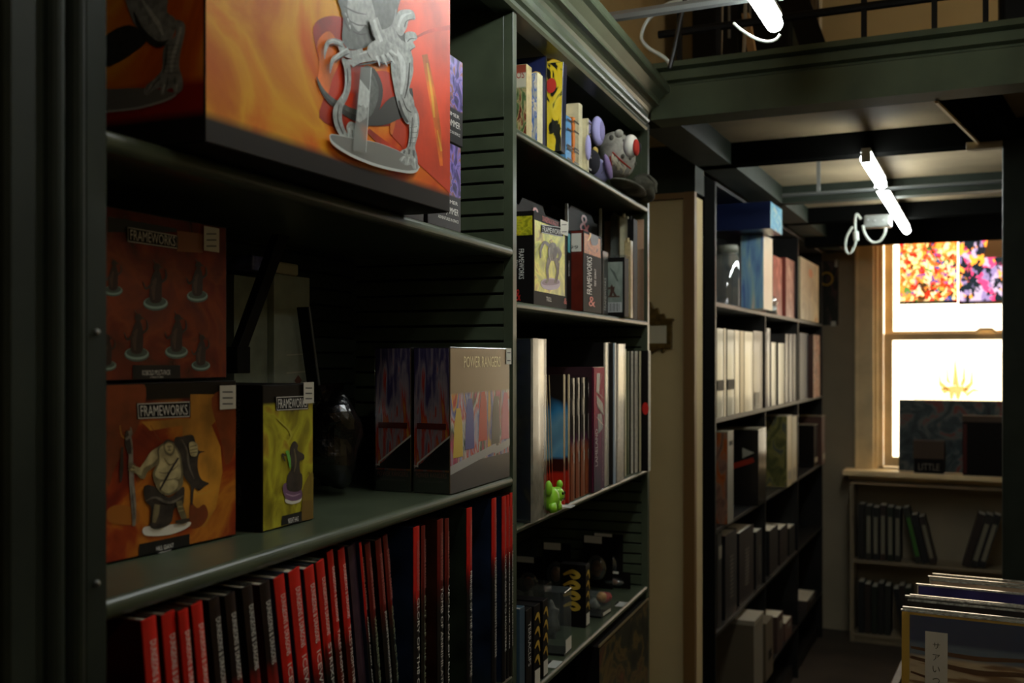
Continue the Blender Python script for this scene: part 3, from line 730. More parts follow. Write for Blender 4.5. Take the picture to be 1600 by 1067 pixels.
# creature: tail, far limbs, torso, near limbs, claws, spines
art(gb,'front',0,[
 (SGX,'k',[(284,368),(310,430),(350,478),(410,520),(500,560),(590,565),(660,540),(712,490),(720,420)],[3,18,30,42,60,66,60,60,40]),
 (SGD,'k',[(284,366),(312,426),(352,470),(412,508),(500,545),(590,545),(660,522)],[2,12,18,22,26,30,26]),
 (SGX,'s',[(500,330),(560,330),(600,430),(570,560),(520,600),(500,520)]),
 (SGD,'s',[(505,340),(545,340),(580,430),(560,520),(525,560),(512,470)]),
 (SGX,'s',[(600,500),(650,460),(700,480),(690,560),(620,570),(560,570)]),
 (SGD,'s',[(395,-60),(410,90),(405,190),(440,235),(510,230),(560,200),(600,260),(640,255),(700,250),(712,200),(690,120),(668,60),(668,-60)]),
 (SG,'s',[(450,-60),(520,-60),(560,60),(575,140),(640,120),(662,40),(662,150),(690,200),(660,230),(600,200),(560,180),(520,120),(480,150),(430,60)]),
 (SGX,'k',[(402,60),(420,110),(440,150)],[4,6,3]), (SGX,'k',[(410,30),(470,60),(520,70)],[5,7,3]), (SGX,'k',[(440,100),(480,120),(520,120)],[4,7,3]), (SGX,'k',[(455,150),(490,165),(520,160)],[3,6,3]),
 (SGL,'k',[(418,62),(426,80)],[7,2]), (SGL,'k',[(430,88),(436,106)],[7,2]), (SGL,'k',[(438,120),(444,138)],[7,2]),
 # back spines
 (SG,'s',[(655,120),(668,60),(700,46),(740,52),(752,92),(722,96),(712,132),(690,170),(668,160)]),
 (SGL,'k',[(672,130),(690,80),(735,62)],[10,14,4]), (SGX,'k',[(700,130),(712,100),(750,90)],[4,5,2]),
 (SG,'s',[(700,170),(716,152),(750,156),(760,186),(742,200),(752,226),(732,240),(742,290),(734,340),(720,300),(712,240)]),
 (SGX,'k',[(714,200),(728,186),(756,186)],[4,5,2]), (SGX,'k',[(722,250),(732,238),(750,226)],[3,4,2]),
 # right leg
 (SG,'s',[(636,240),(668,200),(700,200),(732,262),(742,340),(722,430),(742,470),(748,520),(742,575),(716,592),(690,560),(668,500),(650,420),(636,330)]),
 (SGL,'k',[(660,240),(690,300),(692,380),(684,450)],[14,26,22,10]), (SGX,'k',[(724,300),(716,400),(700,470)],[5,8,4]), (SGX,'k',[(672,480),(690,545),(716,584)],[8,16,10]), (SGX,'k',[(690,470),(710,520),(740,540)],[3,6,3]),
 (SG,'s',[(742,506),(764,540),(770,590),(762,650),(750,700),(762,760),(756,810),(738,812),(726,784),(704,790),(680,776),(668,762),(682,720),(712,700),(722,640),(722,590)]),
 (SGL,'k',[(752,540),(754,600),(742,680)],[10,18,10]), (SGX,'k',[(736,560),(732,640),(724,700)],[3,5,4]),
 (SGD,'k',[(700,716),(684,764)],[10,5]), (SGD,'k',[(722,712),(716,780)],[10,5]), (SGD,'k',[(742,716),(744,800)],[10,5]),
 (SGL,'k',[(690,740),(674,768)],[9,3]), (SGL,'k',[(712,744),(704,784)],[9,3]), (SGL,'k',[(738,760),(742,806)],[9,3]),
 (SGX,'k',[(722,610),(758,604)],[2,2]), (SGX,'k',[(722,634),(758,630)],[2,2]), (SGX,'k',[(720,658),(754,656)],[2,2]), (SGX,'k',[(716,680),(750,680)],[2,2]),
 # left thin leg and foot
 (SG,'s',[(398,280),(432,296),(442,350),(440,420),(424,470),(400,520),(400,580),(416,624),(436,660),(428,682),(410,672),(384,640),(362,590),(356,524),(384,470),(408,430),(412,350)]),
 (SGX,'k',[(420,310),(426,380),(412,440)],[3,6,3]), (SGX,'k',[(384,500),(378,570),(404,640)],[3,7,5]), (SGL,'k',[(406,300),(418,400),(398,470)],[6,8,6]),
 (SG,'s',[(420,600),(440,580),(480,600),(500,650),(480,690),(452,700),(430,680),(424,640)]), (SGX,'k',[(446,620),(452,690)],[4,3]), (SGL,'k',[(432,610),(428,660)],[8,4]), (SGX,'k',[(470,620),(478,684)],[4,3]),
 # left arm reaching forward with hooked claws
 (SG,'k',[(500,250),(450,262),(410,250),(390,214)],[40,40,34,24]),
 (SG,'k',[(600,250),(540,262),(480,280),(440,310)],[66,60,46,30]),
 (SG,'k',[(400,212),(360,196),(330,206),(318,240),(314,282)],[26,24,22,14,3]), (SG,'k',[(430,240),(386,264),(352,290),(340,350)],[30,26,20,3]), (SG,'k',[(448,300),(420,300),(412,360)],[26,20,3]),
 (SGL,'k',[(392,206),(356,192),(330,202)],[8,8,5]), (SGL,'k',[(424,232),(384,256),(356,282)],[8,8,5]), (SGX,'k',[(398,226),(364,212),(340,220)],[4,5,3]), (SGX,'k',[(430,256),(392,276),(362,300)],[4,5,3]),
 (SGX,'k',[(600,284),(540,300),(470,312)],[6,10,4]), (SGL,'k',[(600,230),(540,240),(480,260)],[10,10,6]),
 # right forearm and fist
 (SG,'k',[(545,90),(566,150),(590,210)],[44,44,54]), (SG,'s',[(520,220),(566,190),(620,200),(660,240),(640,280),(600,300),(552,290),(524,262)]),
 (SGL,'k',[(548,96),(566,150),(584,200)],[12,14,16]), (SGX,'k',[(530,120),(548,180)],[4,6]), (SGX,'k',[(560,290),(600,306),(640,290)],[4,8,4]),
 (SGL,'k',[(560,268),(572,300),(574,318)],[14,9,2]), (SGL,'k',[(588,262),(602,296),(612,320)],[14,9,2]), (SGL,'k',[(610,256),(632,284),(648,306)],[14,9,2]), (SGL,'k',[(624,240),(646,258),(668,272)],[14,9,2]),
 (SGX,'k',[(576,270),(588,304)],[3,2]), (SGX,'k',[(600,262),(618,296)],[3,2]), (SGX,'k',[(618,252),(638,274)],[3,2]),
],'printed_creature', T2, base=0.0012)
art(gb,'front',0,[
 (mat('printed_base_rim',(206,206,200),0.4),'s',[(334,650),(352,640),(420,654),(560,680),(680,728),(758,786),(760,806),(742,824),(690,824),(560,796),(430,744),(350,690)]),
 (mat('printed_base_top',(126,124,118),0.4),'s',[(338,650),(356,644),(420,656),(560,682),(680,730),(754,788),(750,806),(730,812),(680,810),(560,782),(440,734),(356,680)]),
 (SG,'s',[(668,762),(690,742),(730,740),(758,790),(750,808),(736,808),(724,786),(704,790),(684,780)]),
 (SGL,'k',[(690,746),(676,770)],[9,3]), (SGL,'k',[(714,748),(706,786)],[9,3]), (SGL,'k',[(740,756),(744,806)],[9,3]),
 (mat('ink_label_red',(110,18,14),0.35),'p',[(890,1000),(925,1010),(925,1034),(890,1022)]),
],'printed_base', T2, base=0.004)
rod = clear('printed_clear_rod', tint=(0.8,0.84,0.82), gloss=0.05, rough=0.3, film=0.35, filmcol=(0.55,0.56,0.54))
art(gb,'front',0,[(rod,'p',[(476,322),(526,324),(500,726),(438,722)]),(SGL,'p',[(472,380),(520,440),(512,524),(462,500)]),(SG,'p',[(462,500),(474,512),(486,500),(498,516),(512,512),(508,560),(470,586),(454,576)]),(SGL,'k',[(526,324),(500,726)],[3,3])],'printed_rod', T2, base=0.0058)
SGs = mat('printed_sculpt_side', (136,132,122), 0.4, noise=0.3, nscale=160); SGsd = mat('printed_sculpt_side_dark', (48,44,38), 0.4, noise=0.3, nscale=140); SGsl = mat('printed_sculpt_side_light', (186,180,166), 0.4, noise=0.2, nscale=160)
T1 = (0,0,0.328125)
art(gb,'side',0,[
 (SGsd,'s',[(500,180),(620,120),(700,190),(640,250),(560,300),(500,310)]),
 (mat('printed_base_rim_s',(170,164,150),0.4),'s',[(440,436),(560,424),(700,420),(830,444),(836,460),(780,488),(660,520),(520,536),(440,536)]),
 (mat('printed_base_top_s',(110,104,94),0.4),'s',[(440,436),(560,424),(700,420),(828,442),(830,454),(770,480),(660,510),(520,526),(440,526)]),
 (SGs,'s',[(612,-40),(620,60),(660,140),(700,190),(760,220),(810,200),(836,150),(836,90),(800,56),(790,-40)]),
 (SGsd,'k',[(640,60),(680,150),(750,212),(810,196)],[8,26,30,14]), (SGsl,'k',[(680,0),(720,60),(760,120),(780,170)],[10,20,20,10]),
 (SGs,'s',[(836,104),(866,100),(886,126),(880,180),(862,260),(858,320),(872,370),(874,420),(852,446),(834,446),(826,420),(800,430),(780,454),(766,446),(768,420),(724,438),(704,456),(690,440),(700,410),(740,376),(776,330),(780,250),(800,200),(840,170)]),
 (SGsl,'k',[(866,130),(850,200),(826,280),(820,350)],[12,16,16,10]), (SGsd,'k',[(800,210),(794,290),(780,350)],[5,8,5]),
 (SGsd,'k',[(770,370),(740,400),(712,440)],[4,6,3]), (SGsd,'k',[(804,370),(800,400),(790,440)],[4,6,3]), (SGsd,'k',[(836,370),(838,400)],[4,6]),
 (SGsl,'k',[(728,404),(706,440)],[10,4]), (SGsl,'k',[(790,404),(778,446)],[10,4]), (SGsl,'k',[(848,404),(846,440)],[10,4]),
] + [(SGsd,'k',[(786,y),(850,y-4)],[2,2]) for y in range(220,360,22)],'printed_creature_leg', T1, base=0.0008)

# small boosters behind it, stacked at the right end of the upper shelf
SPACE = art_mat('violet_print', [(0.0,(14,12,22)),(0.3,(60,44,110)),(0.5,(130,110,190)),(0.62,(150,90,60)),(0.8,(40,60,110)),(1.0,(160,60,50))], 4, 5, 1.5, bands=((0.40,(18,16,18),False),), seed=2.2)
SPACES = art_mat('violet_side_print', [(0.0,(10,10,14)),(0.5,(30,24,44)),(1.0,(70,50,60))], 3, 4, 1, bands=((0.4,(14,12,14),False),))
for (pl, pr, lv, lab) in ((668,720,0,'lower violet and black booster box at the right end of the upper shelf'),(668,723,1,'upper violet and black booster box stacked beside the green partition'),(631,662,0,'violet and black booster box mostly hidden under the large fiery box')):
    zz = 0.178+lv*0.1235
    y0 = at_x('N',pl,0,-0.012)[0]; y1 = at_x('N',pr,0,-0.012)[0]
    r = carton('N','booster_box',lab,'box',-0.012,y0,y1,zz,0.122,0.11,front=SPACE,side=SPACES)
    h = 0.122; w_ = y1-y0
    text(r,'SPELLJAMMER',(0.0012,w_*0.28,h*0.16),(0,1,0),(0,0,1),w_*0.62,h*0.10,WHITE)
    text(r,'ADVENTURES IN SPACE',(0.0012,w_*0.28,h*0.10),(0,1,0),(0,0,1),w_*0.62,h*0.035,WHITE)
    text(r,'JAMMER',(0.0012,w_*0.38,h*0.29),(0,1,0),(0,0,1),w_*0.5,h*0.055,WHITE)

# ================================================================== bay 1, main shelf (z -0.187)
ZS = -0.187
HG = art_mat('hill_print', [(0.0,(54,12,8)),(0.3,(110,26,12)),(0.5,(142,52,16)),(0.7,(180,108,32)),(1.0,(124,44,16))], 2.6, 5, 1.2, bands=((0.90,(20,14,12),True),), seed=5.0, grad=(0.5,0.2,0.2), gw=0.35, rough=0.3)
y0 = at_x('N',150,0,-0.10)[0]
hg = carton('N','miniature_box','rusty orange box printed with a pot-bellied giant, standing by the left post','box',-0.0995,0.725,0.908,ZS+0.0006,0.1625,0.15,front=HG,rz=-R_(6.0))
T4 = (150,580,0.2811)
def painted(n, c, k=0.3, sc=90): return mat('painted_'+n, c, 0.4, noise=k, nscale=sc)
OC = painted('ochre',(176,118,34),0.35,26); OCD = painted('rust',(128,56,18),0.4,22); SK = painted('skin',(166,150,106)); SKD = painted('skin_shadow',(104,92,62)); HID = painted('hide',(44,36,30),0.5); HIL = painted('hide_light',(92,84,72),0.45); STF = painted('staff',(112,104,92),0.4); BLK = ink(14,12,12)
art(hg,'front',0,[
 (OCD,'s',[(60,60),(260,60),(250,260),(110,520),(60,620)]),
 (OC,'p',[(522,128),(700,128),(690,250),(640,300),(690,420),(700,560),(664,760),(600,864),(516,864),(470,700),(480,300),(300,330),(250,280),(522,262)]),
 (OCD,'s',[(640,150),(760,120),(770,420),(720,520),(690,380)]),
 (ink(150,86,24),'s',[(60,770),(120,742),(210,760),(240,800),(220,850),(110,850),(64,830)]),
 (OCD,'s',[(520,730),(560,760),(600,740),(620,800),(580,862),(520,862)]),
 (ink(196,142,52),'k',[(500,600),(560,680),(650,660)],[3,10,2]), (OCD,'k',[(300,300),(350,380),(400,400)],[3,6,3]),
 (ink(196,142,52),'k',[(130,300),(140,360),(180,380)],[3,5,3]),
],'printed_flames', T4)
art(hg,'front',0,[
 (ink(214,206,190),'s',[(256,872),(300,860),(420,850),(516,836),(514,860),(470,886),(400,908),(320,916),(264,908)]),
 (STF,'k',[(178,330),(186,420),(190,520),(194,620),(204,740),(206,860)],[16,26,24,26,28,16]), (HID,'k',[(166,330),(172,400),(182,460)],[10,34,20]), (STF,'k',[(160,380),(190,350),(186,310)],[14,12,6]), (HID,'k',[(140,420),(136,560),(130,620)],[12,20,6]), (HID,'k',[(190,640),(200,720),(208,800)],[3,6,3]),
 (HID,'s',[(262,640),(320,640),(400,700),(478,640),(484,700),(470,760),(430,760),(404,850),(300,870),(300,760),(268,720)]),
 (HID,'s',[(430,376),(470,362),(530,354),(548,400),(566,440),(600,446),(566,462),(560,540),(580,600),(622,622),(596,640),(566,664),(540,650),(530,740),(520,720),(520,640),(486,590),(466,540),(440,470)]),
 (HIL,'k',[(470,380),(500,440),(510,520),(540,600)],[4,10,10,4]),
 (SKD,'s',[(300,444),(352,414),(356,470),(330,520),(280,560),(262,596),(232,590),(222,560),(250,520),(276,480)]),
 (SK,'s',[(300,446),(340,424),(346,462),(310,510),(270,530),(240,560),(236,540),(270,490)]),
 (SK,'k',[(250,560),(216,548),(190,536)],[42,38,34]), (SKD,'k',[(172,512),(212,520)],[10,10]), (SKD,'k',[(170,530),(210,538)],[8,8]), (SKD,'k',[(170,548),(208,556)],[8,8]),
 (SKD,'s',[(336,424),(400,390),(452,440),(472,520),(478,600),(470,640),(440,670),(390,690),(340,664),(312,600),(310,560),(336,500)]),
 (SK,'s',[(344,430),(400,400),(444,446),(462,520),(462,590),(430,600),(380,606),(330,590),(322,560),(346,500)]),
 (SK,'s',[(350,620),(400,604),(446,608),(440,650),(400,676),(360,664)]),
 (SKD,'k',[(340,560),(380,566),(420,546),(450,520)],[3,7,7,3]), (SKD,'k',[(330,600),(390,604),(450,590)],[3,6,3]), (SKD,'k',[(370,480),(400,520),(440,500)],[3,7,3]), (HID,'k',[(450,480),(400,560),(346,660)],[10,12,10]),
 (SKD,'s',[(368,396),(392,384),(424,398),(430,440),(410,470),(380,460),(366,430)]), (SK,'s',[(374,412),(396,398),(420,412),(418,440),(404,456),(384,444)]), (HID,'k',[(366,404),(390,384),(424,396)],[6,12,6]), (HID,'k',[(386,418),(410,416)],[4,4]), (HID,'k',[(388,438),(408,438)],[5,5]), (SKD,'k',[(396,416),(398,432)],[5,6]),
 (SK,'s',[(508,400),(530,390),(552,404),(556,440),(548,470),(520,470),(510,440)]), (SKD,'k',[(512,420),(550,410)],[5,5]), (SKD,'k',[(512,438),(554,430)],[5,5]), (SKD,'k',[(514,454),(552,448)],[5,5]),
 (HIL,'k',[(268,720),(320,700),(400,730),(476,690)],[6,12,14,6]), (SKD,'k',[(330,740),(322,790),(310,840)],[30,32,20]), (SKD,'k',[(450,720),(462,770),(480,820)],[34,34,30]), (HID,'k',[(286,850),(330,862),(380,852)],[10,26,12]), (HID,'k',[(430,836),(470,834),(510,822)],[12,26,14]), (SK,'k',[(444,752),(470,750)],[5,5]), (SK,'k',[(448,776),(476,772)],[5,5]),
],'printed_giant', T4, base=0.0012)
def lp(r, face, off, quad, m, T, name='label_plate', base=0.001):
    quad = [(a, b-5) for a, b in quad]
    return art(r, face, off, [(m,'p',quad)], name, T, base=base)
frame_logo(hg,'front',0,[(150+219*.2811,580+178*.2811),(150+521*.2811,580+166*.2811),(150+521*.2811,580+254*.2811),(150+224*.2811,580+266*.2811)])
lp(hg,'front',0,[(236,966),(516,908),(516,996),(232,1052)],BLK,T4)
text_px(hg,'front',0,'HILL GIANT',243,851,270,858,WHITE); text_px(hg,'front',0,'1 MINIATURE',246,860,266,862.5,WHITE)
sticker(hg,'front',0,341,602,366,639)
# box stacked on it
KB = art_mat('kobold_print', [(0.0,(60,12,10)),(0.4,(116,32,20)),(0.6,(138,54,30)),(1.0,(90,30,32))], 2.4, 4, 1.0, seed=8.0, rough=0.25, coat=0.9)
kb = carton('N','miniature_box','dark red box with small figures on clear discs, stacked on the giant box','box',-0.112,0.735,0.925,ZS+0.1652,0.162,0.14,front=KB,rz=-R_(2.0))
T3 = (150,330,0.2717)
TEAL = ink(150,176,164); TEALD = ink(76,90,80); FD = ink(52,34,28); FM = ink(86,66,52)
for cx, cy, s in ((340,520,1.05),(580,480,0.9),(232,812,1.05),(460,800,0.98),(600,880,0.8),(96,450,0.8),(60,880,0.8)):
    art(kb,'front',0,[
     (TEALD,'e',(cx,cy+12*s,68*s,38*s)), (TEAL,'e',(cx,cy+6*s,66*s,34*s)), (TEALD,'e',(cx,cy,58*s,26*s)),
     (FD,'s',[(cx-28*s,cy),(cx-34*s,cy-80*s),(cx-16*s,cy-150*s),(cx+10*s,cy-180*s),(cx+30*s,cy-140*s),(cx+34*s,cy-70*s),(cx+26*s,cy)]),
     (FM,'k',[(cx-10*s,cy-10*s),(cx-14*s,cy-80*s),(cx+2*s,cy-130*s)],[8*s,26*s,12*s]), (FD,'k',[(cx+20*s,cy-100*s),(cx+56*s,cy-130*s),(cx+52*s,cy-180*s)],[16*s,12*s,5*s]),
     (FD,'k',[(cx-20*s,cy-100*s),(cx-52*s,cy-70*s),(cx-70*s,cy-110*s)],[16*s,12*s,4*s]), (FD,'e',(cx+6*s,cy-190*s,20*s,22*s)), (FD,'k',[(cx+14*s,cy-190*s),(cx+40*s,cy-184*s)],[14*s,5*s]), (FD,'k',[(cx-2*s,cy-206*s),(cx-14*s,cy-232*s)],[8*s,2*s]),
    ],'printed_figure', T3)
art(kb,'front',0,[(BLK,'p',[(66,30),(462,100),(462,120),(66,120)]),(ink(150,90,46),'p',[(464,112),(612,130),(612,240),(464,230)])],'printed_band',T3,base=0.0005)
frame_logo(kb,'front',0,[(150+170*.2717,330+88*.2717),(150+466*.2717,330+140*.2717),(150+466*.2717,330+218*.2717),(150+172*.2717,330+176*.2717)])
lp(kb,'front',0,[(206,890),(480,890),(480,970),(206,970)],BLK,T3)
text_px(kb,'front',0,'KOBOLD MULTI-PACK',221,578,265,586,WHITE); text_px(kb,'front',0,'7 MINIATURES',233,588,254,590.5,WHITE)
sticker(kb,'front',0,316,355,340,393)

NH = art_mat('olive_print', [(0.0,(90,80,16)),(0.35,(140,128,30)),(0.6,(176,168,44)),(0.8,(160,130,40)),(1.0,(110,90,26))], 2.6, 5, 1.3, bands=((0.875,(22,16,14),True),), seed=4.0, rough=0.28)
nh = carton('N','miniature_box','olive yellow box printed with a small dark hag, right of the giant box','box',-0.0655,0.933,1.032,ZS,0.1575,0.105,front=NH,rz=-R_(1.0))
GRN = ink(96,160,60); PUR = ink(110,78,104)
art(nh,'front',0,[
 (ink(170,160,50),'k',[(1000,260),(1080,340),(1060,400)],[4,12,6]), (ink(120,100,30),'s',[(1150,640),(1200,560),(1214,700),(1150,720)]), (ink(112,92,26),'k',[(1180,560),(1190,620),(1180,680)],[6,12,22]), (ink(112,84,30),'p',[(1140,720),(1216,712),(1216,820),(1140,830)]),
 (ink(210,204,186),'s',[(1050,710),(1090,722),(1136,700),(1130,724),(1090,738),(1052,730)]),
 (PUR,'s',[(1034,640),(1060,620),(1130,650),(1140,700),(1100,720),(1050,706)]), (ink(160,130,150),'k',[(1050,680),(1090,692),(1130,680)],[5,9,5]),
 (HID,'s',[(1080,410),(1100,388),(1118,410),(1116,440),(1150,462),(1150,490),(1128,500),(1130,560),(1142,580),(1134,660),(1060,660),(1060,580),(1082,540),(1070,480)]),
 (GRN,'k',[(1056,440),(1070,490),(1074,540)],[18,16,6]), (HID,'k',[(1050,470),(1030,460),(1046,500)],[8,10,6]), (SKD,'k',[(1096,430),(1106,500),(1096,560)],[6,10,5]),
],'printed_hag', T4, base=0.0009)
frame_logo(nh,'front',0,[(150+994*.2811,580+142*.2811),(150+1176*.2811,580+134*.2811),(150+1176*.2811,580+210*.2811),(150+996*.2811,580+220*.2811)])
lp(nh,'front',0,[(1030,810),(1160,778),(1160,836),(1026,862)],BLK,T4)
text_px(nh,'front',0,'NIGHT HAG',449,808,465,816,WHITE)
sticker(nh,'front',0,472,597,488,630)
text_px(nh,'side',0,'FRAMEWORKS',370,625,377,700,mat('dim_print',(70,66,62),0.5),vertical=True); text_px(nh,'side',0,'NIGHT HAG',372,757,378,789,mat('dim_print',(70,66,62),0.5),vertical=True)

# grey-green slipcases behind, diagonal bracket, leaning board, glittery bag
SL = mat('grey_green_card', (134,142,128), 0.35, coat=0.5, noise=0.15, nscale=30)
SL2 = mat('grey_green_card_light', (156,164,148), 0.35, coat=0.5, noise=0.1, nscale=30)
def behind(name, lab, cat, pl, pr, py, x, dep, m, front=None, **k):
    y0 = at_x('N',pl,0,x)[0]; y1 = at_x('N',pr,0,x)[0]; h = at_x('N',(pl+pr)/2,py,x)[1]-ZS
    return carton('N',name,lab,cat,x,y0,y1,ZS,h,dep,body=m,front=front,**k)
b1 = behind('boxed_game','grey-green shrink-wrapped box behind the olive box, left of the pair','box',366,418,433,-0.235,0.045,SL)
b2 = behind('boxed_game','paler grey-green box behind the olive box, right of the pair','box',424,484,431,-0.225,0.055,SL2)
mb = MB(); w2 = at_x('N',484,0,-0.225)[0]-at_x('N',424,0,-0.225)[0]
for zz in (0.165,0.19): mb.face([(0.001,w2*0.3,zz),(0.001,w2*0.95,zz+0.002),(0.001,w2*0.95,zz+0.004),(0.001,w2*0.3,zz+0.002)], ink(190,190,170))
mb.face([(0.0011,w2*0.5,0.155),(0.0011,w2*0.6,0.163),(0.0011,w2*0.7,0.155),(0.0011,w2*0.6,0.147)], ink(110,70,56)); mb.build('printed_mark', b2)
ztop_ = max(at_x('N',392,433,-0.235)[1], at_x('N',454,431,-0.225)[1])+0.001
r = thing('N','storage_case','white topped case lying across the two grey-green boxes','case',-0.277,at_x('N',372,0,-0.25)[0],ztop_)
MB().box(0,0.05,0,0.045,0,0.02,mat('blue_white_print',(110,112,170),0.2,coat=0.6,noise=0.5,nscale=60)).build('body', r, 0.003); MB().box(0.002,0.048,0.0505,0.115,0,0.017,mat('cream_lid',(188,182,150),0.4)).build('lid', r, 0.003)
r = thing('N','shelf_bracket','black diagonal strut bracing the upper shelf behind the red boxes','bracket',-0.17,0,0)
ya, za = at_x('N',437,412,-0.17); yb, zb = at_x('N',372,545,-0.17)
mb = MB(); mb.prism([(ya-0.010,0.158),(ya+0.014,0.158),(yb+0.012,zb),(yb-0.010,zb-0.004)],'x',-0.006,0.006,BLACKM); mb.build('strut', r, 0.001)
MB().box(-0.008,0.008,yb-0.012,yb+0.014,zb-0.03,zb+0.002,BLACKM).build('foot_plate', r, 0.001)
r = thing('N','display_board','thin dark board with a pale edge leaning in the shadow behind the hag box','board',-0.20,at_x('N',520,0,-0.20)[0],ZS+0.0015, rx=R_(14))
MB().box(-0.018,0.0,-0.004,0.0,0,0.265,BLACKM).build('panel', r); MB().box(0.0,0.0015,-0.004,0.0,0,0.265,mat('grey_board_edge',(96,96,92),0.5)).build('edge', r)
GL = mat('glossy_black_foil', (7,7,7), 0.2, coat=0.5, bump=1.0, nscale=90)
r = thing('N','foil_bag','crumpled glossy black bag left of the shrink-wrapped red boxes','bag',-0.16,1.235,ZS)
def crumple(p):
    n_ = math.sin(p.x*70)*math.cos(p.y*60)*0.008+math.sin(p.z*90+p.y*50)*0.006
    return p*(1+n_/0.07)
MB().ball((0,0,0.078),(0.04,0.042,0.066),GL,28,18,crumple).build('bag', r, smooth=False)
MB().prism([(-0.025,0.132),(0.025,0.132),(0.035,0.152),(-0.032,0.150)],'x',-0.002,0.002,GL).build('crimped_top', r)

# two shrink-wrapped game boxes (artwork replaced by plain colour streaks)
PRS = art_mat('streak_print_spine', [(0.0,(30,24,44)),(0.3,(66,56,96)),(0.5,(150,136,140)),(0.6,(172,40,26)),(0.8,(196,150,60)),(1.0,(60,20,16))], 3.0, 4, 0.6, stretch=(2.2,1.0,1), rot=0.6, seed=1.0, grad=(0.1,-0.6,0.75), gw=0.5, bands=((0.15,(14,12,14),False),))
PRF = art_mat('streak_print_front', [(0.0,(210,50,30)),(0.16,(232,180,60)),(0.3,(60,80,170)),(0.42,(190,190,210)),(0.52,(214,50,36)),(0.62,(226,220,206)),(0.72,(40,80,60)),(0.86,(210,60,110)),(1.0,(180,150,170))], 2.5, 4, 0.7, stretch=(2.6,0.7,1), seed=6.6, bands=((0.68,(160,130,90),True),))
def game_box(lab, pl, pr, front):
    y0 = 1.285; xr = at_y('N',pr,0,y0)[0]; xl = at_y('N',pl,0,y0)[0]
    y1 = min(at_x('N',797,0,xr)[0]-0.004, 1.5205)
    r = carton('N','boxed_game',lab,'box',xr,y0,y1,ZS,0.2015,xr-xl,front=front,side=PRS,bevel=0.0012)
    w_ = y1-y0; dp = xr-xl
    mb = MB()   # diagonal pale bolt and dark lower corner on the narrow side
    def S(u,v,l): return (-dp+dp*u, -0.0006-l, 0.2015*v)
    mb.face([S(0.0,0.16,.0),S(1,0.16,.0),S(1,0.40,.0),S(0.25,0.21,.0)][:4], BLK)
    for q in ([(0.0,0.185),(0.14,0.175),(0.14,0.2),(1.0,0.385),(1.0,0.4),(0.1,0.205),(0.1,0.19)],): mb.face([S(u,v,0.0003) for u,v in q], ink(200,196,186))
    mb.face([S(0.1,0.44,.0002),S(0.9,0.44,.0002),S(0.9,0.48,.0002),S(0.1,0.48,.0002)], ink(90,30,24))
    mb.build('printed_band', r)
    text(r,'POWER RANGERS',(-dp*0.92,-0.0012,0.0215),(1,0,0),(0,0,1),dp*0.84,0.0065,mat('dim_red_print',(120,70,60),0.5))
    text(r,'DECK-BUILDING GAME',(-dp*0.85,-0.0012,0.0150),(1,0,0),(0,0,1),dp*0.7,0.003,mat('dim_print',(70,66,62),0.5))
    MB().box(-dp-0.0006,0.0012,-0.0022,w_+0.0006,0,0.2027,WRAP).build('shrink_wrap', r, 0.0015)
    return r, w_
g1, w1 = game_box('shrink-wrapped game box with colour-streaked front facing out, at the right end of the shelf',646,703,PRF)
mb = MB(); H=0.2015
Fp = lambda u,v,l: (0.0006+l, w1*u, H*v)
mb.face([Fp(0,0.0,0),Fp(1,0.0,0),Fp(1,0.19,0),Fp(0,0.19,0)], ink(96,92,92))
mb.face([Fp(0,0.13,.0002),Fp(0.7,0.22,.0002),Fp(0.74,0.2,.0002),Fp(1,0.24,.0002),Fp(1,0.30,.0002),Fp(0.76,0.26,.0002),Fp(0.72,0.28,.0002),Fp(0,0.19,.0002)], ink(190,188,184))
for u,v,c in ((0.12,0.52,(226,190,60)),(0.3,0.58,(60,76,160)),(0.52,0.62,(206,44,32)),(0.74,0.58,(50,52,50)),(0.92,0.6,(200,60,110))):
    pts = [(u-0.08,v-0.3),(u-0.06,v-0.05),(u-0.03,v+0.06),(u+0.03,v+0.06),(u+0.06,v-0.05),(u+0.07,v-0.3)]
    mb.face([Fp(max(0.01,min(0.99,a)),max(b,0.24),.00015) for a,b in pts], ink(*c))
mb.build('printed_streaks', g1)
text(g1,'POWER RANGERS',(0.0014,w1*0.2,H*0.86),(0,1,0),(0,0,1),w1*0.62,H*0.08,ink(226,206,150))
sticker(g1,'front',0,789,544,797,569,2)
g2, w2_ = game_box('shrink-wrapped game box standing behind the colour-streaked one, only its narrow side showing',586,642.5,None)
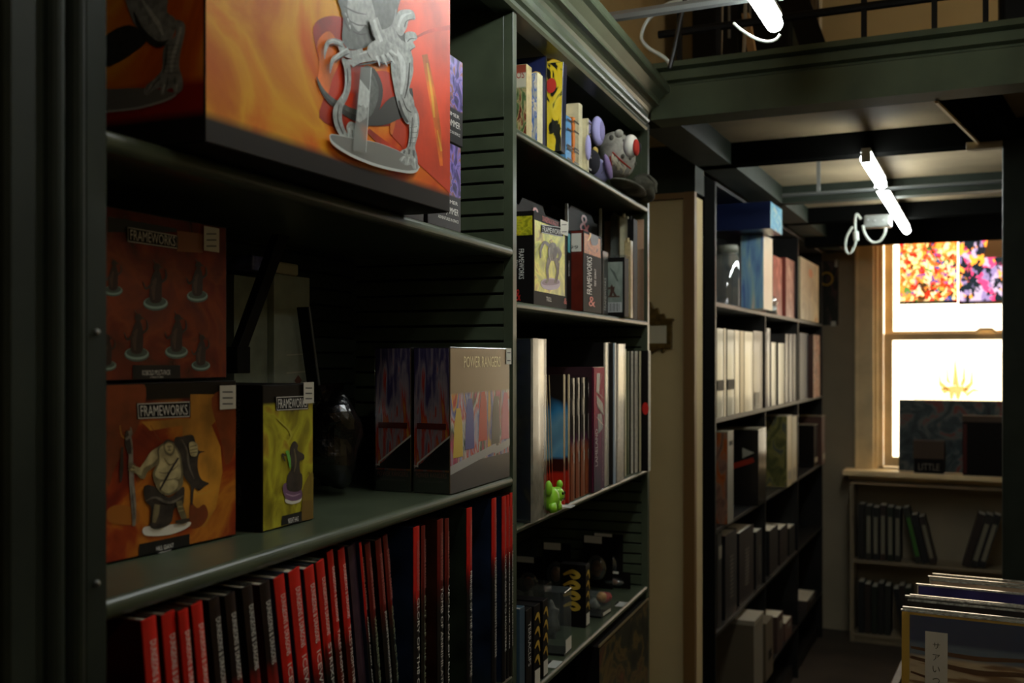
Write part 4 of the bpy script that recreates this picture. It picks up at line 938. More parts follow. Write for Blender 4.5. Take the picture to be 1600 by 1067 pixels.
# ================================================================== bay 1, lower shelf: hardcover rulebooks
def spine_mat(name, top, band, low, zt, zb, h, jag=0.012):
    'printed spine: top colour fading into the lower colours with torn edges, in the book\'s own height'
    if name in MATS: return MATS[name]
    m = bpy.data.materials.new(name); m.use_nodes = True; nt = m.node_tree; L = nt.links.new; b = nt.nodes['Principled BSDF']
    b.inputs['Roughness'].default_value = 0.3; b.inputs['Coat Weight'].default_value = 0.3; b.inputs['Coat Roughness'].default_value = 0.2
    tc = nt.nodes.new('ShaderNodeTexCoord'); s = nt.nodes.new('ShaderNodeSeparateXYZ'); L(tc.outputs['Object'], s.inputs[0])
    n = nt.nodes.new('ShaderNodeTexNoise'); mp = nt.nodes.new('ShaderNodeMapping'); mp.inputs['Scale'].default_value = (220,220,26)
    L(tc.outputs['Object'], mp.inputs[0]); L(mp.outputs[0], n.inputs['Vector']); n.inputs['Scale'].default_value = 1.0; n.inputs['Detail'].default_value = 4
    a = nt.nodes.new('ShaderNodeMath'); a.operation = 'MULTIPLY_ADD'; L(n.outputs['Fac'], a.inputs[0]); a.inputs[1].default_value = jag*4; L(s.outputs[2], a.inputs[2])
    mr = nt.nodes.new('ShaderNodeMapRange'); mr.inputs['From Max'].default_value = h+jag*2; L(a.outputs[0], mr.inputs[0])
    cr = nt.nodes.new('ShaderNodeValToRGB'); e = cr.color_ramp.elements
    c = lambda q: (lin(q[0]), lin(q[1]), lin(q[2]), 1)
    while len(e) < 5: e.new(0.5)
    zb_, zt_ = zb/h, zt/h
    for el, (p, q) in zip(e, ((0.0,low),(zb_-0.10,low),(zb_-0.02,band),(zb_+0.04,top),(1.0,top))): el.position = max(0,min(1,p)); el.color = c(q)
    L(mr.outputs[0], cr.inputs[0]); L(cr.outputs[0], b.inputs['Base Color'])
    MATS[name] = m; return m
H = 0.285; RED = (206,34,26)
SP = {
 'core': spine_mat('spine_red_full', RED,(150,24,18),(60,16,12),0,0.05,H),
 'blackred': spine_mat('spine_black_top', (30,18,18),(120,20,16),(150,28,22),0,0.21,H),
 'ice': spine_mat('spine_red_blue', RED,(110,20,18),(34,46,60),0,0.185,H),
 'dark': spine_mat('spine_red_black', RED,(90,16,14),(24,22,22),0,0.20,H),
 'dim': spine_mat('spine_dim_red', (110,22,18),(60,14,12),(26,24,22),0,0.20,H),
 'tales': spine_mat('spine_red_rust', RED,(90,16,14),(96,30,18),0,0.19,H),
 'plum': mat('spine_plum', (64,44,56), 0.35, noise=0.3, nscale=40, coat=0.3),
}
COV = [mat('cover_%s' % n, c, 0.28, noise=0.6, nscale=18, coat=0.5) for n, c in (('oxblood',(58,14,10)),('night',(28,40,62)),('moss',(40,48,36)),('rust',(58,28,16)),('coal',(20,18,18)))]
DD = 'DUNGEONS & DRAGONS'
BK = [ # left px, right px, depth offset, spine, title, cover, label
 (224,246,0.000,'core','', 0,'first bright red spine next to the left post on the lower shelf'),
 (255,275,-0.003,'core','',3,'second bright red spine from the left post'),
 (278,296,0.001,'core','',3,'third bright red spine from the left post'),
 (302,318,0.002,'core','',0,'fourth bright red spine, just before the black-topped spines'),
 (328,345,-0.002,'blackred','',4,'first of the four black-topped red spines from the left'),
 (353,369,0.000,'blackred','',4,'second of the four black-topped red spines'),
 (380,396,0.001,'blackred','DUNGEON',4,'third of the four black-topped red spines'),
 (407,423,0.002,'blackred','DUNGEON',0,'last of the four black-topped red spines, next to the blue ones'),
 (430,446,-0.001,'ice','ICEWIND DALE',1,'first of three red spines fading to dark blue'),
 (453,470,0.001,'ice','ICEWIND DALE',1,'middle of three red spines fading to dark blue'),
 (477,492,0.002,'ice','ICEWIND DALE',1,'last of three red spines fading to dark blue'),
 (496,508,0.003,'dark','STRIXHAVEN',2,'bright red-topped spine standing highest, right after the blue ones'),
 (513,522,-0.004,'tales','TALES FROM THE YAWNING PORTAL',3,'left of two rust-bottomed spines with long pale titles'),
 (530,540,-0.004,'tales','TALES FROM THE YAWNING PORTAL',3,'right of two rust-bottomed spines with long pale titles'),
 (545,557,-0.004,'plum','',1,'plum purple spine without lettering'),
 (558,566,0.000,'dark',"SWORD COAST ADVENTURER'S GUIDE",1,'narrow red-topped spine touching the plum purple one'),
 (572,580,-0.004,'dim','WATERDEEP DRAGON HEIST',4,'dim red-topped spine with green tinted title, left of a dark gap'),
 (588,597,-0.004,'dim','JOURNEYS THROUGH THE RADIANT CITADEL',4,'spine with the longest white title at the middle of the row'),
 (600,607,-0.005,'dim','GLORY OF THE GIANTS',4,'thin dim spine with a reddish green title, before the wide dark cover'),
 (648,657,0.000,'dark','GLORY OF THE GIANTS',1,'red-topped spine in front of the wide dark picture cover'),
 (660,666,-0.006,'dim','OUT OF THE ABYSS',4,'dim thin spine just right of the wide dark picture cover'),
 (685,694,-0.002,'dim','TOMB OF ANNIHILATION',3,'dim red spine with a bold white title, two left of the greenish cover'),
 (697,703,-0.002,'dim','VECNA EVE OF RUIN',4,'thin dim red spine immediately left of the greenish cover'),
 (731,739,-0.001,'dark','PRINCES OF THE APOCALYPSE',2,'red-topped spine at the right edge of the greenish cover'),
 (770,777,0.000,'dark','MORDENKAINEN PRESENTS MONSTERS',1,'red-topped spine fifth from the right end of the row'),
 (786,792,0.001,'dark',"VOLO'S GUIDE TO MONSTERS",1,'red-topped spine fourth from the right end of the row'),
 (793,797,0.001,'dark',"MORDENKAINEN'S TOME OF FOES",3,'red-topped spine third from the right end of the row'),
 (797.5,802,0.002,'dark',"TASHA'S CAULDRON OF EVERYTHING",3,'red-topped spine second from the right end of the row'),
]
lastb = None
for i, (pl, pr, dx, st, title, cv, lab) in enumerate(BK):
    x = (0.008 if i < 12 else -0.006 if i < 19 else 0.002)+dx*1.0
    ln_ = R_(min(9.5, 6+0.45*i) if i < 12 else 9.0 if i < 19 else 0)
    y0 = at_x('N',pl,0,x)[0]; y1 = at_x('N',pr,0,x)[0]; t = y1-y0
    if lastb is not None and y0 < lastb+0.0003: y0 = lastb+0.0003; t = y1-y0
    lastb = y1
    hh = H + (0.001 if i % 3 else 0.003) - (0.004 if st in ('dim',) else 0)
    if st == 'dark' and i == 11: hh += 0.003
    if ln_: t = t*math.cos(ln_); hh += 0.003
    r = book('N','hardcover_book',lab,x,y0+hh*math.sin(ln_),t,-0.50,hh,0.205+rnd.random()*0.01,COV[cv],'hardcover rulebooks on the lower shelf',spine_mat=SP[st],lean=ln_); t = r['thickness']
    if st != 'plum':
        dd = 0.063
        spine_text(r, DD, t, hh-0.018, hh-0.018-dd, WHITE if st not in ('dim','dark') or i in (11,) else ink(190,120,110), 0.42 if t > 0.012 else 0.5)
    if title:
        ln = min(0.15, 0.0075*len(title)+0.01) if len(title) > 8 else 0.05
        z1 = hh-(0.090 if st in ('ice','dark','tales','dim') else 0.105)
        spine_text(r, title, t, z1, z1-ln, WHITE if st != 'dim' or i in (17,21,22) else ink(150,160,130), 0.42)
# ================================================================== bay 2
def y_at(px, x): return at_x('N', px, 0, x)[0]
ZA, ZB, ZC, ZD = 0.372, 0.092, -0.27, -0.557
# ---- shelf A: card packets, thin books, plush toys
TAN = mat('tan_card', (180,160,112), 0.5, coat=0.2, noise=0.15, nscale=60)
CRM = mat('cream_card', (206,196,160), 0.45, coat=0.2, noise=0.1, nscale=60)
def slab(name, lab, cat, pl, pr, pt, x, z, dep, body, front=None, side=None, group=None, rx=0, **k):
    return carton_px('N', name, lab, cat, pl, pr, x, pt, z, dep, body=body, front=front, side=side, group=group, rx=rx, **k)
P1 = art_mat('creature_packet_print', [(0.0,(40,50,30)),(0.3,(120,40,26)),(0.5,(190,170,120)),(0.7,(90,120,70)),(1.0,(40,30,24))], 5, 4, 1, seed=2, bands=((0.72,(206,200,176),True),(0.9,(150,70,50),True)))
NAVY = mat('navy_card', (34,40,80), 0.3, coat=0.4, noise=0.3, nscale=40)
YB = art_mat('yellow_black_print', [(0.0,(20,20,18)),(0.30,(30,30,24)),(0.36,(232,200,40)),(0.7,(240,214,70)),(0.85,(40,60,30)),(1.0,(230,190,30))], 3.2, 3, 0.8, seed=5)
r = slab('card_packet','tan framed packet with a pale label, leftmost on the top shelf','packet',823,831,100,-0.035,ZA,0.043,TAN,side=P1)
text(r,'DIXOS',(-0.04,-0.0012,0.118),(1,0,0),(0,0,1),0.036,0.013,ink(170,60,50))
MB().prism([(-0.032,0.130),(-0.01,0.130),(-0.006,0.142),(-0.037,0.142)],'y',0.001,0.003,TAN).build('hang_tab', r)
r = slab('card_packet','pale packet with a blue corner, second on the top shelf','packet',840,848,113,-0.026,ZA,0.05,CRM,side=art_mat('pale_packet_print',[(0,(200,190,170)),(0.5,(150,160,170)),(0.62,(40,100,190)),(0.8,(220,214,196)),(1,(90,80,70))],4,4,1,seed=9))
r = slab('boxed_game','tall dark box with a navy side and gold lettering, left of the yellow box','box',849,855,84,-0.020,ZA,0.075,CARD,side=NAVY)
text(r,'ECO',(-0.068,-0.0012,0.128),(1,0,0),(0,0,1),0.06,0.018,ink(206,170,80))
y0 = y_at(856,-0.018); y1 = y_at(886,-0.06)
occupy('N',-0.075,0.004,y_at(877,0.004)-0.002,y_at(877,0.004)+0.026,ZA,ZA+0.17)
r2 = thing('N','card_box','yellow card box with a folded open top and red badge on the top shelf','box',0.004,y_at(877,0.004),ZA+0.002,rx=R_(-4))
h2 = 0.165
MB().box(-0.075,0,0,0.024,0,h2,mat('navy_black_card',(24,26,44),0.3,coat=0.3)).build('carton', r2, 0.0008)
panel(r2,'side',0,-0.074,-0.001,0.001,h2-0.001,YB,'printed_side')
mb = MB(); mb.face([(-0.022+0.010*math.cos(a*PI/8),-0.0012,0.122+0.014*math.sin(a*PI/8)) for a in range(16)], ink(206,60,50)); mb.build('round_badge', r2)
MB().prism([(-0.05,h2),(-0.004,h2),(-0.02,h2+0.008),(-0.05,h2+0.010)],'y',0.0,0.0015,ink(236,196,60)).build('open_flap', r2)
for (pl,pr,pt,x,m,lab,tx) in (
  (872,877,150,-0.055,TAN,'grey-tan thin booklet right of the yellow box',None),(879,884,158,-0.05,TAN,'second grey-tan thin booklet right of the yellow box',None),
  (885,894,180,-0.018,mat('sky_blue_card',(96,150,196),0.35,coat=0.3),'light blue thin book on the top shelf',1),(896,904,183,-0.018,mat('orange_card',(206,120,54),0.35,coat=0.3),'orange thin book on the top shelf',1),
  (905,911,161,-0.022,CRM,'cream book behind the orange one, with a brown print on top',None),(916,921,183,-0.012,CRM,'cream booklet at the right end of the thin books',1)):
    y0 = y_at(pl,x); y1 = y_at(pr,x); h = at_x('N',pl,pt,x)[1]-ZA
    r = book('N','thin_book',lab,x,y0,y1-y0,ZA,h,0.12,m,'thin books on the top shelf')
    if tx: 
        mb = MB()
        for zz in (0.08,0.3,0.36,0.7,0.9): mb.face([(0.0012,0.001,h*zz),(0.0012,(y1-y0)-0.001,h*zz),(0.0012,(y1-y0)-0.001,h*zz+0.004),(0.0012,0.001,h*zz+0.004)], ink(70,60,50))
        mb.build('printed_band', r)
# grey button-eyed plush
FUR = mat('grey_plush', (172,168,156), 0.95, noise=0.2, nscale=70, bump=0.8)
FURD = mat('grey_plush_spot', (92,90,82), 0.95); LAV = mat('lavender_plush', (168,164,214), 0.95, bump=0.6, nscale=80); LAVD = mat('dark_plush', (30,28,36), 0.95, bump=0.6, nscale=80)
REDF = mat('red_felt', (176,40,24), 0.8); WHF = mat('white_felt', (226,220,208), 0.7); CRF = mat('cream_felt', (232,222,194), 0.9)
def Pn(px, py, x): y, z = at_x('N', px, py, x); return Vector((x, y, z))
pc = Pn(964,244,-0.030)
RX, RY, RZ = 0.042, 0.057, 0.047
r = thing('N','plush_toy','grey spotted plush monster with one huge red eye and a zigzag toothed grin','toy',pc.x,pc.y,ZA)
zc = pc.z-ZA; O = Vector((pc.x,pc.y,ZA))
def loc(px,py,x): return Pn(px,py,x)-O
MB().ball((0,0,zc),(RX,RY,RZ),FUR,28,18,lambda p: Vector((p.x, p.y+0.1*p.z, p.z-0.35*p.y))).build('body', r, smooth=True)
c = loc(950,215,-0.07)
for (px,py,x,s) in ((933,205,-0.02,1.3),(918,198,-0.06,0.7)):
    c = loc(px,py,x)+Vector((0,0.004,0)); o = MB().ball(tuple(c),(0.010*s,0.022*s,0.024*s),LAV,16,12).build('ear', r, smooth=True)
    MB().ball((c.x+0.007*s,c.y,c.z),(0.005,0.014*s,0.016*s),mat('ear_lining',(140,134,180),0.95),14,10).build('ear_lining', o, smooth=True)
c = loc(986,229,0.036); ey = MB().ball(tuple(c),(0.017,0.021,0.025),WHF,24,16).build('eye', r, smooth=True)
c2 = loc(994,231,0.049); MB().ball(tuple(c2),(0.007,0.015,0.018),REDF,20,12).build('iris', ey, smooth=True)
c3 = loc(999,231,0.054); MB().ball(tuple(c3),(0.004,0.008,0.011),LAVD,16,10).build('pupil', ey, smooth=True)
c = loc(967,209,0.0); MB().ball(tuple(c),(0.010,0.010,0.009),FUR,12,8).build('nub', r, smooth=True)
def on_body(px, py, lift=0.002):
    # nearest point of the plush body along the pixel's ray
    dr = ray(px,py); o0 = Vector((EYE.x,0,0)); best=None
    for i in range(400):
        t = 1.9+i*0.002; p = o0+dr*t; q = p-O; q.z -= zc
        u = q.y; v = q.z
        # invert the shear approximately
        yy = (u-0.1*v)/(1+0.035); zz = v+0.35*yy
        if (q.x/RX)**2+(yy/RY)**2+(zz/RZ)**2 <= 1.0:
            return Vector((q.x, q.y, q.z+zc))-dr*lift
    return Vector(((pc.x-0.0)-O.x, 0, zc))
TZ = (900,170,0.14054)
z2 = lambda pts: [on_body(TZ[0]+x*TZ[2], TZ[1]+y*TZ[2]) for x,y in pts]
mb = MB(); tp_ = [(405,485),(450,530),(500,580),(560,630),(610,670),(652,716)]; bt_ = [(395,540),(400,620),(460,690),(520,740),(580,790),(640,800)]
rows = [z2([(a[0]+(b[0]-a[0])*j/5, a[1]+(b[1]-a[1])*j/5) for a, b in zip(tp_, bt_)]) for j in range(6)]
for j in range(5):
    for i in range(5): mb.face([rows[j][i],rows[j][i+1],rows[j+1][i+1],rows[j+1][i]], CRF)
mouth = mb.build('mouth', r)
MB().tube(z2([(405,485),(450,530),(500,580),(560,630),(610,670),(652,716)]),0.0016,REDF,6).build('lip_cord', mouth)
MB().tube(z2([(380,530),(385,580),(398,636)]),0.0014,REDF,6).build('lip_cord', mouth)
MB().tube(z2([(400,600),(430,510),(420,640),(480,570),(440,670),(530,590),(480,720),(570,630),(520,750),(600,690),(570,780),(640,720)]),0.0006,mat('grey_thread',(96,88,72),0.9),5).build('zigzag_stitch', mouth)
for (x,y,s) in ((395,325,.007),(520,530,.006),(600,550,.005),(320,510,.004),(530,360,.004),(655,610,.005),(680,660,.004)):
    p = on_body(TZ[0]+x*TZ[2],TZ[1]+y*TZ[2],0.0); MB().ball(tuple(p),(s*0.8,s,s),FURD,10,8).build('spot', r, smooth=True)
p = on_body(TZ[0]+460*TZ[2],TZ[1]+470*TZ[2]+0,0.0); 
# lavender plush partly hidden behind it
pc2 = Pn(938,272,-0.035)
r = thing('N','plush_toy','lavender and dark plush lying on its side at the end of the thin books','toy',pc2.x,pc2.y,ZA)
O2 = Vector((pc2.x,pc2.y,ZA)); l2 = lambda px,py,x: Pn(px,py,x)-O2
c = l2(934,268,-0.04); MB().ball(tuple(c),(0.026,0.026,0.022),LAV,22,14,lambda p: Vector((p.x,p.y,p.z-0.5*p.y))).build('body', r, smooth=True)
c = l2(926,254,-0.02); MB().ball(tuple(c),(0.016,0.016,0.026),LAVD,20,14).build('head', r, smooth=True)
c = l2(950,262,-0.012); MB().ball(tuple(c),(0.008,0.026,0.012),mat('lilac_plush',(150,128,176),0.95,bump=0.5,nscale=80),18,12,lambda p: Vector((p.x,p.y,p.z-0.8*p.y))).build('arm', r, smooth=True)
c = l2(919,231,-0.012); MB().ball(tuple(c),(0.006,0.010,0.026),LAV,14,10).build('ear', r, smooth=True)
c = l2(930,236,-0.02); MB().ball(tuple(c),(0.006,0.012,0.008),mat('ochre_plush',(186,160,84),0.95),14,10).build('beak', r, smooth=True)
MB().tube([l2(942,255,-0.005),l2(943,268,0.0),l2(940,271,0.0)],0.0009,LAVD,6).build('mouth_stitch', r)
# grey gauze bag at the shelf end
BAGM = mat('grey_gauze', (86,84,72), 0.9, noise=0.35, nscale=50, bump=0.8)
r = thing('N','cloth_bag','dark grey gauze bag spilling over the right end of the top shelf','bag',0.004,2.20,ZA)
def bagf(p): return Vector((p.x, p.y, p.z*(1+0.25*math.sin(p.y*60)) - 0.02*p.y)) + Vector((0.003*math.sin(p.z*200),0.004*math.sin(p.x*150),0))
MB().ball((0.0,0.06,0.0125),(0.03,0.12,0.008),BAGM,26,16,bagf).build('cloth', r, smooth=True)
MB().ball((0.004,0.185,0.034),(0.032,0.050,0.031),BAGM,22,14,bagf).build('gathered_end', r, smooth=True)
MB().tube([(0.03,0.12,0.05),(0.045,0.13,0.035),(0.048,0.125,0.01)],[0.004,0.004,0.003],BAGM,8).build('drawstring', r, smooth=True)
# small dark statuettes behind the thin books
for px, lab in ((840,'small dark white-capped bottle at the back of the top shelf'),):
    y0 = y_at(px,-0.19); r = thing('N','bottle',lab,'bottle',-0.19,y0,ZA)
    MB().lathe([(0.0,0),(0.02,0),(0.022,0.01),(0.022,0.13),(0.012,0.15),(0.012,0.158)],CARD,16).build('body', r, smooth=True); MB().lathe([(0.013,0.155),(0.014,0.18),(0,0.182)],WHITEP,16).build('cap', r, smooth=True)

# ---- shelf B: boxed miniatures
OLV = NH; DARKS = mat('black_box_card', (18,15,14), 0.55, spec=0.15)
REDB = art_mat('orange_thumb_print', [(0,(90,24,12)),(0.5,(200,110,30)),(1,(150,60,20))], 4, 4, 1)
T5 = (790,300,0.2062)
x_ = -0.022; y0 = y_at(834,x_); y1 = y_at(885.5,x_)
r = carton('N','miniature_box','black box with a yellow picture of a lanky grey monster, left on its shelf','box',x_,y0,y1,ZB,0.1655,0.06,side=None)
TR = art_mat('yellow_green_print', [(0.0,(110,110,20)),(0.35,(176,176,36)),(0.6,(214,206,50)),(0.8,(190,160,40)),(1.0,(120,110,26))], 3, 4, 1.2, seed=3.3, rough=0.3)
w_ = y1-y0
panel(r,'front',0,w_*0.02,w_*0.93,0.026,0.150,TR,'printed_front')
art(r,'front',0,[
 (ink(176,160,176),'s',[(262,690),(280,664),(330,652),(400,664),(410,700),(390,732),(330,742),(280,726)]), (ink(120,100,120),'s',[(272,688),(290,670),(340,660),(396,670),(400,694),(340,706),(290,704)]),
 (HIL,'k',[(330,500),(312,580),(316,660),(300,690)],[34,22,18,16]), (HIL,'k',[(376,500),(392,590),(380,650),(372,690)],[34,22,18,18]),
 (HIL,'k',[(350,400),(352,460),(346,520)],[60,74,50]), (HIL,'k',[(380,420),(410,470),(398,520)],[34,26,10]), (HIL,'k',[(330,410),(290,380),(262,440),(262,500)],[26,22,18,8]),
 (HID,'k',[(360,390),(372,450),(360,510)],[20,26,14]), (HIL,'e',(352,404,26,22)), (HID,'k',[(340,392),(330,370),(350,360)],[5,4,2]), (HID,'k',[(400,540),(398,600),(386,670)],[6,6,4]), (ink(150,144,130),'k',[(330,420),(326,470),(336,520)],[5,9,4]),
],'printed_monster', T5, base=0.0008)
frame_logo(r,'front',0,[(790+264*.2062,300+246*.2062),(790+436*.2062,300+268*.2062),(790+430*.2062,300+340*.2062),(790+264*.2062,300+308*.2062)])
text_px(r,'front',0,'DUNGEONS & DRAGONS',847,342,872,350,REDINK,lift=0.0009); text_px(r,'front',0,'TROLL',853,464,861,471,WHITE,lift=0.0009)
text_px(r,'front',0,'&',880.5,466,885,475,REDINK,lift=0.0009); text_px(r,'side',0,'&',806,452,814,470,REDINK)
text_px(r,'side',0,'FRAMEWORKS',811,389,819,436,WHITE,vertical=True); text_px(r,'side',0,'TROLL',806.5,406,809,420,WHITE,vertical=True)
p_ = plate_px(r,'side',0,790,338,832,368,TR,name='thumbnail_print')
sticker(r,'front',0,874,345,886,367,2)
# second: narrow black box with teal edge
x_ = -0.03; r = carton('N','miniature_box','narrow black box with a teal top edge squeezed right of the lanky monster box','box',x_,y_at(886.5,x_),y_at(893,x_),ZB,0.158,0.05)
text(r,'MEDUSA',(0.0012,0.004,0.098),(0,0,-1),(0,1,0),0.03,0.006,WHITE)
panel(r,'front',0,0.002,0.018,0.115,0.152,ink(60,150,160),'printed_band')
# third: red-brown side, thumbnail and vertical logo
x_ = -0.006; y0 = y_at(911.5,x_); y1 = y_at(940,x_); RB = mat('red_brown_card', (96,32,20), 0.3, coat=0.3, noise=0.2, nscale=30)
r = carton('N','miniature_box','black box with a red-brown side, orange thumbnail and upright white lettering','box',x_,y0,y1,ZB,0.160,0.07,side=RB)
w_ = y1-y0; p_ = panel(r,'front',0,w_*0.04,w_*0.93,0.116,0.155,REDB,'thumbnail_print')
art(r,'front',0,[(HID,'s',[(650,300),(690,290),(700,350),(690,400),(650,400),(640,350)]),(ink(230,170,70),'k',[(630,290),(640,330),(620,370)],[6,12,6])],'printed_figure',T5,base=0.0009)
text(r,'FRAMEWORKS',(0.0012,w_*0.42,0.036),(0,0,1),(0,-1,0),0.075,w_*0.26,WHITE)
text(r,'FIRE GIANT',(0.0012,w_*0.66,0.055),(0,0,1),(0,-1,0),0.035,w_*0.10,WHITE); text(r,'&',(0.0012,w_*0.25,0.012),(0,1,0),(0,0,1),w_*0.35,0.02,REDINK)
s_ = panel(r,'side',0,-0.068,-0.004,0.118,0.154,STICK,'price_sticker',0.001)
text(r,'$39.99',(-0.06,-0.0022,0.122),(1,0,0),(0,0,1),0.05,0.008,STTXT)
# fourth narrow
x_ = -0.022; y0 = y_at(941.5,x_); y1 = y_at(950,x_)
r = carton('N','miniature_box','slim dark box with upright white lettering beside the orange thumbnail box','box',x_,y0,y1,ZB,0.140,0.06,front=mat('brown_black_card',(38,32,26),0.3,coat=0.4))
text(r,'FRAMEWORKS',(0.0014,(y1-y0)*0.55,0.012),(0,0,1),(0,-1,0),0.07,(y1-y0)*0.35,WHITE)
# fifth: grey front with small figure and barcode
x_ = 0.008; y0 = y_at(977,x_)
r = thing('N','blister_pack','clear-topped grey pack with a tiny brown figure and a barcode','pack',x_,y0,ZB)
w_ = y_at(984,x_)-y0
MB().box(-0.06,-0.002,0,w_,0.0,0.132,DARKS).build('carton', r, 0.001)
GR = art_mat('grey_mist_print', [(0,(96,106,98)),(0.5,(130,140,130)),(1,(160,166,156))], 3, 3, 0.6, grad=(0,0.6,0.2))
panel(r,'side',0,-0.05,-0.006,0.01,0.122,GR,'printed_side'); panel(r,'front',-0.002,0.002,w_-0.002,0.006,0.126,DARKS,'printed_front')
mb = MB(); mb.face([(-0.05,-0.0008,0.010),(-0.008,-0.0008,0.010),(-0.008,-0.0008,0.032),(-0.05,-0.0008,0.032)], ink(190,190,188))
bc = MB()
for i in range(14): 
    u = -0.047+i*0.0026; bc.face([(u,-0.0010,0.012),(u+0.0006+0.0006*(i%3),-0.0010,0.012),(u+0.0006+0.0006*(i%3),-0.0010,0.030),(u,-0.0010,0.030)], ink(90,90,90))
pl_ = mb.build('barcode_label', r); bc.build('barcode', pl_)
def Sd(u,v): return (-0.05+0.044*u,-0.0008,0.01+0.112*v)
mb = MB(); mb.face([Sd(*p) for p in ((0.1,0.30),(0.85,0.30),(0.85,0.325),(0.1,0.325))], ink(80,52,36)); mb.face([Sd(*p) for p in ((0.3,0.32),(0.38,0.42),(0.36,0.5),(0.44,0.56),(0.52,0.5),(0.6,0.52),(0.56,0.42),(0.7,0.32),(0.56,0.32),(0.5,0.4),(0.44,0.32))], ink(70,44,32)); mb.face([Sd(*p) for p in ((0.2,0.5),(0.36,0.5),(0.36,0.47),(0.2,0.44))], ink(70,44,32)); mb.face([Sd(*p) for p in ((0.3,0.9),(0.45,0.8),(0.7,0.62),(0.8,0.6),(0.6,0.8))], ink(84,92,86)); mb.build('printed_figure', r)
MB().box(-0.062,0.0,-0.001,w_+0.001,0.132,0.137,BLISTER).build('clear_lid', r)
# clear tall hang card, white card, thin dark spines, tall orange-lit comic
for (pl,pr,pt,x,dep,m,lab,nm) in (
  (966,972,336,-0.062,0.02,clear('grey_film',tint=(0.8,0.82,0.78),gloss=0.2,rough=0.15,film=0.45,filmcol=(0.3,0.32,0.28)),'clear hang card standing behind the barcode pack','clear_card'),
  (981,985,338,-0.03,0.02,CRM,'pale card behind the barcode pack','card_packet'),
  (985.5,989,376,0.0,0.015,TAN,'tan thin box at the right of the barcode pack','card_packet'),
  (990,996,342,-0.012,0.015,DARKS,'thin black box right of the tan one on the middle shelf','card_packet')):
    r = slab(nm,lab,'card' if 'card' in nm else 'box',pl,pr,pt,x,ZB,dep,m)
    w_ = y_at(pr,x)-y_at(pl,x); h = at_x('N',pl,pt,x)[1]-ZB
    MB().tube([(-dep/2,0.0005,h-0.004),(-dep/2,0.0005,h+0.006)],0.004,m,8).build('hang_tab', r)
OR = art_mat('peach_marble_print', [(0,(210,130,90)),(0.4,(230,180,140)),(0.7,(240,220,196)),(1,(200,120,80))], 5, 5, 1.5, stretch=(1,3,1))
r = slab('boxed_game','tall peach marbled box standing against the right end of the middle shelf','box',1000,1006,340,-0.008,ZB,0.10,mat('peach_card',(200,160,130),0.35,coat=0.4),front=OR)
MB().box(-0.101,0.001,-0.0018,-0.0012,0,0.175,WRAP).build('shrink_wrap', r)
# black hang-cards with red logos at the back
for i,(px,pt,dx,lab) in enumerate(((830,318,-0.085,'black hang card with a red ampersand behind the lanky monster box'),(877,330,-0.118,'dimmer black hang card behind, second red ampersand'),(906,330,-0.085,'black hang card with a red ampersand above the red-brown box'))):
    y0 = y_at(px-24,dx); y1 = y_at(px+28,dx); h = at_x('N',px,pt,dx)[1]-ZB
    r = carton('N','hang_card_box',lab,'box',dx,y0,y1,ZB,h-0.012,0.025,body=DARKS)
    w_ = y1-y0; MB().prism([(w_*0.1,h-0.012),(w_*0.9,h-0.012),(w_*0.8,h+0.004),(w_*0.2,h+0.004)],'x',-0.003,-0.001,DARKS).build('hang_tab', r)
    text(r,'&',(0.0014,w_*0.42,h-0.045),(0,1,0),(0,0,1),w_*0.3,0.04,REDINK if i!=1 else ink(110,26,22))
for i,(px,py0,py1,x) in enumerate(((889,350,318,-0.078),(939,355,326,-0.078))):
    ya,za = at_x('N',px,py0,x); yb,zb = at_x('N',px+(-2 if i==0 else 1),py1,x)
    r = thing('N','price_tag_holder','white upright card edge behind the '+('teal-edged box' if i==0 else 'slim dark box'),'card',x,ya,ZB)
    MB().prism([(0,0),(0.003,0),(yb-ya+0.004,zb-ZB),(yb-ya,zb-ZB)],'x',-0.006,0.0,ink(200,200,190)).build('card', r); MB().box(-0.0055,-0.0005,-0.002,0.005,0,0.003,DARKS).build('foot', r)
r = slab('storage_case','pale blue-grey case at the back left of the middle shelf','case',828,850,312,-0.20,ZB,0.05,mat('blue_grey_plastic',(120,130,150),0.4)); MB().box(-0.05,0.001,0.0,0.04,0.20,0.204,CRM).build('lid', r)

# ---- shelf C: wrapped book, magazines, books
x_ = 0.012; y0 = y_at(831,x_); y1 = y_at(851,x_); h = at_x('N',831,530,x_)[1]-ZC
DKB = art_mat('dark_blue_cover', [(0,(16,18,30)),(0.5,(34,38,60)),(0.8,(30,34,44)),(1,(90,80,60))], 2.5, 4, 1, seed=7, coat=0.8)
r = book('N','hardcover_book','thick shrink-wrapped book with a dark cover, jutting out at the left of the middle-low shelf',x_,y0,y1-y0,ZC,h,0.135,mat('dark_blue_board',(30,32,52),0.25,coat=0.8),None,spine_mat=mat('grey_wrapped_spine',(150,146,130),0.25,coat=0.8,noise=0.3,nscale=40))
panel(r,'side',0,-0.13,-0.002,0.003,h-0.003,DKB,'printed_cover')
MB().box(-0.137,0.0025,-0.0015,y1-y0+0.0015,0,h+0.001,clear('shrink_wrap_bright',gloss=0.3,rough=0.2)).build('shrink_wrap', r)
mb = MB(); mb.face([(-0.085,-0.0022,h*0.83),(-0.075,-0.0022,h*0.83),(-0.055,-0.0022,h*0.74),(-0.035,-0.0022,h*0.70),(-0.06,-0.0022,h*0.735)], ink(210,210,210)); mb.build('torn_wrap', r)
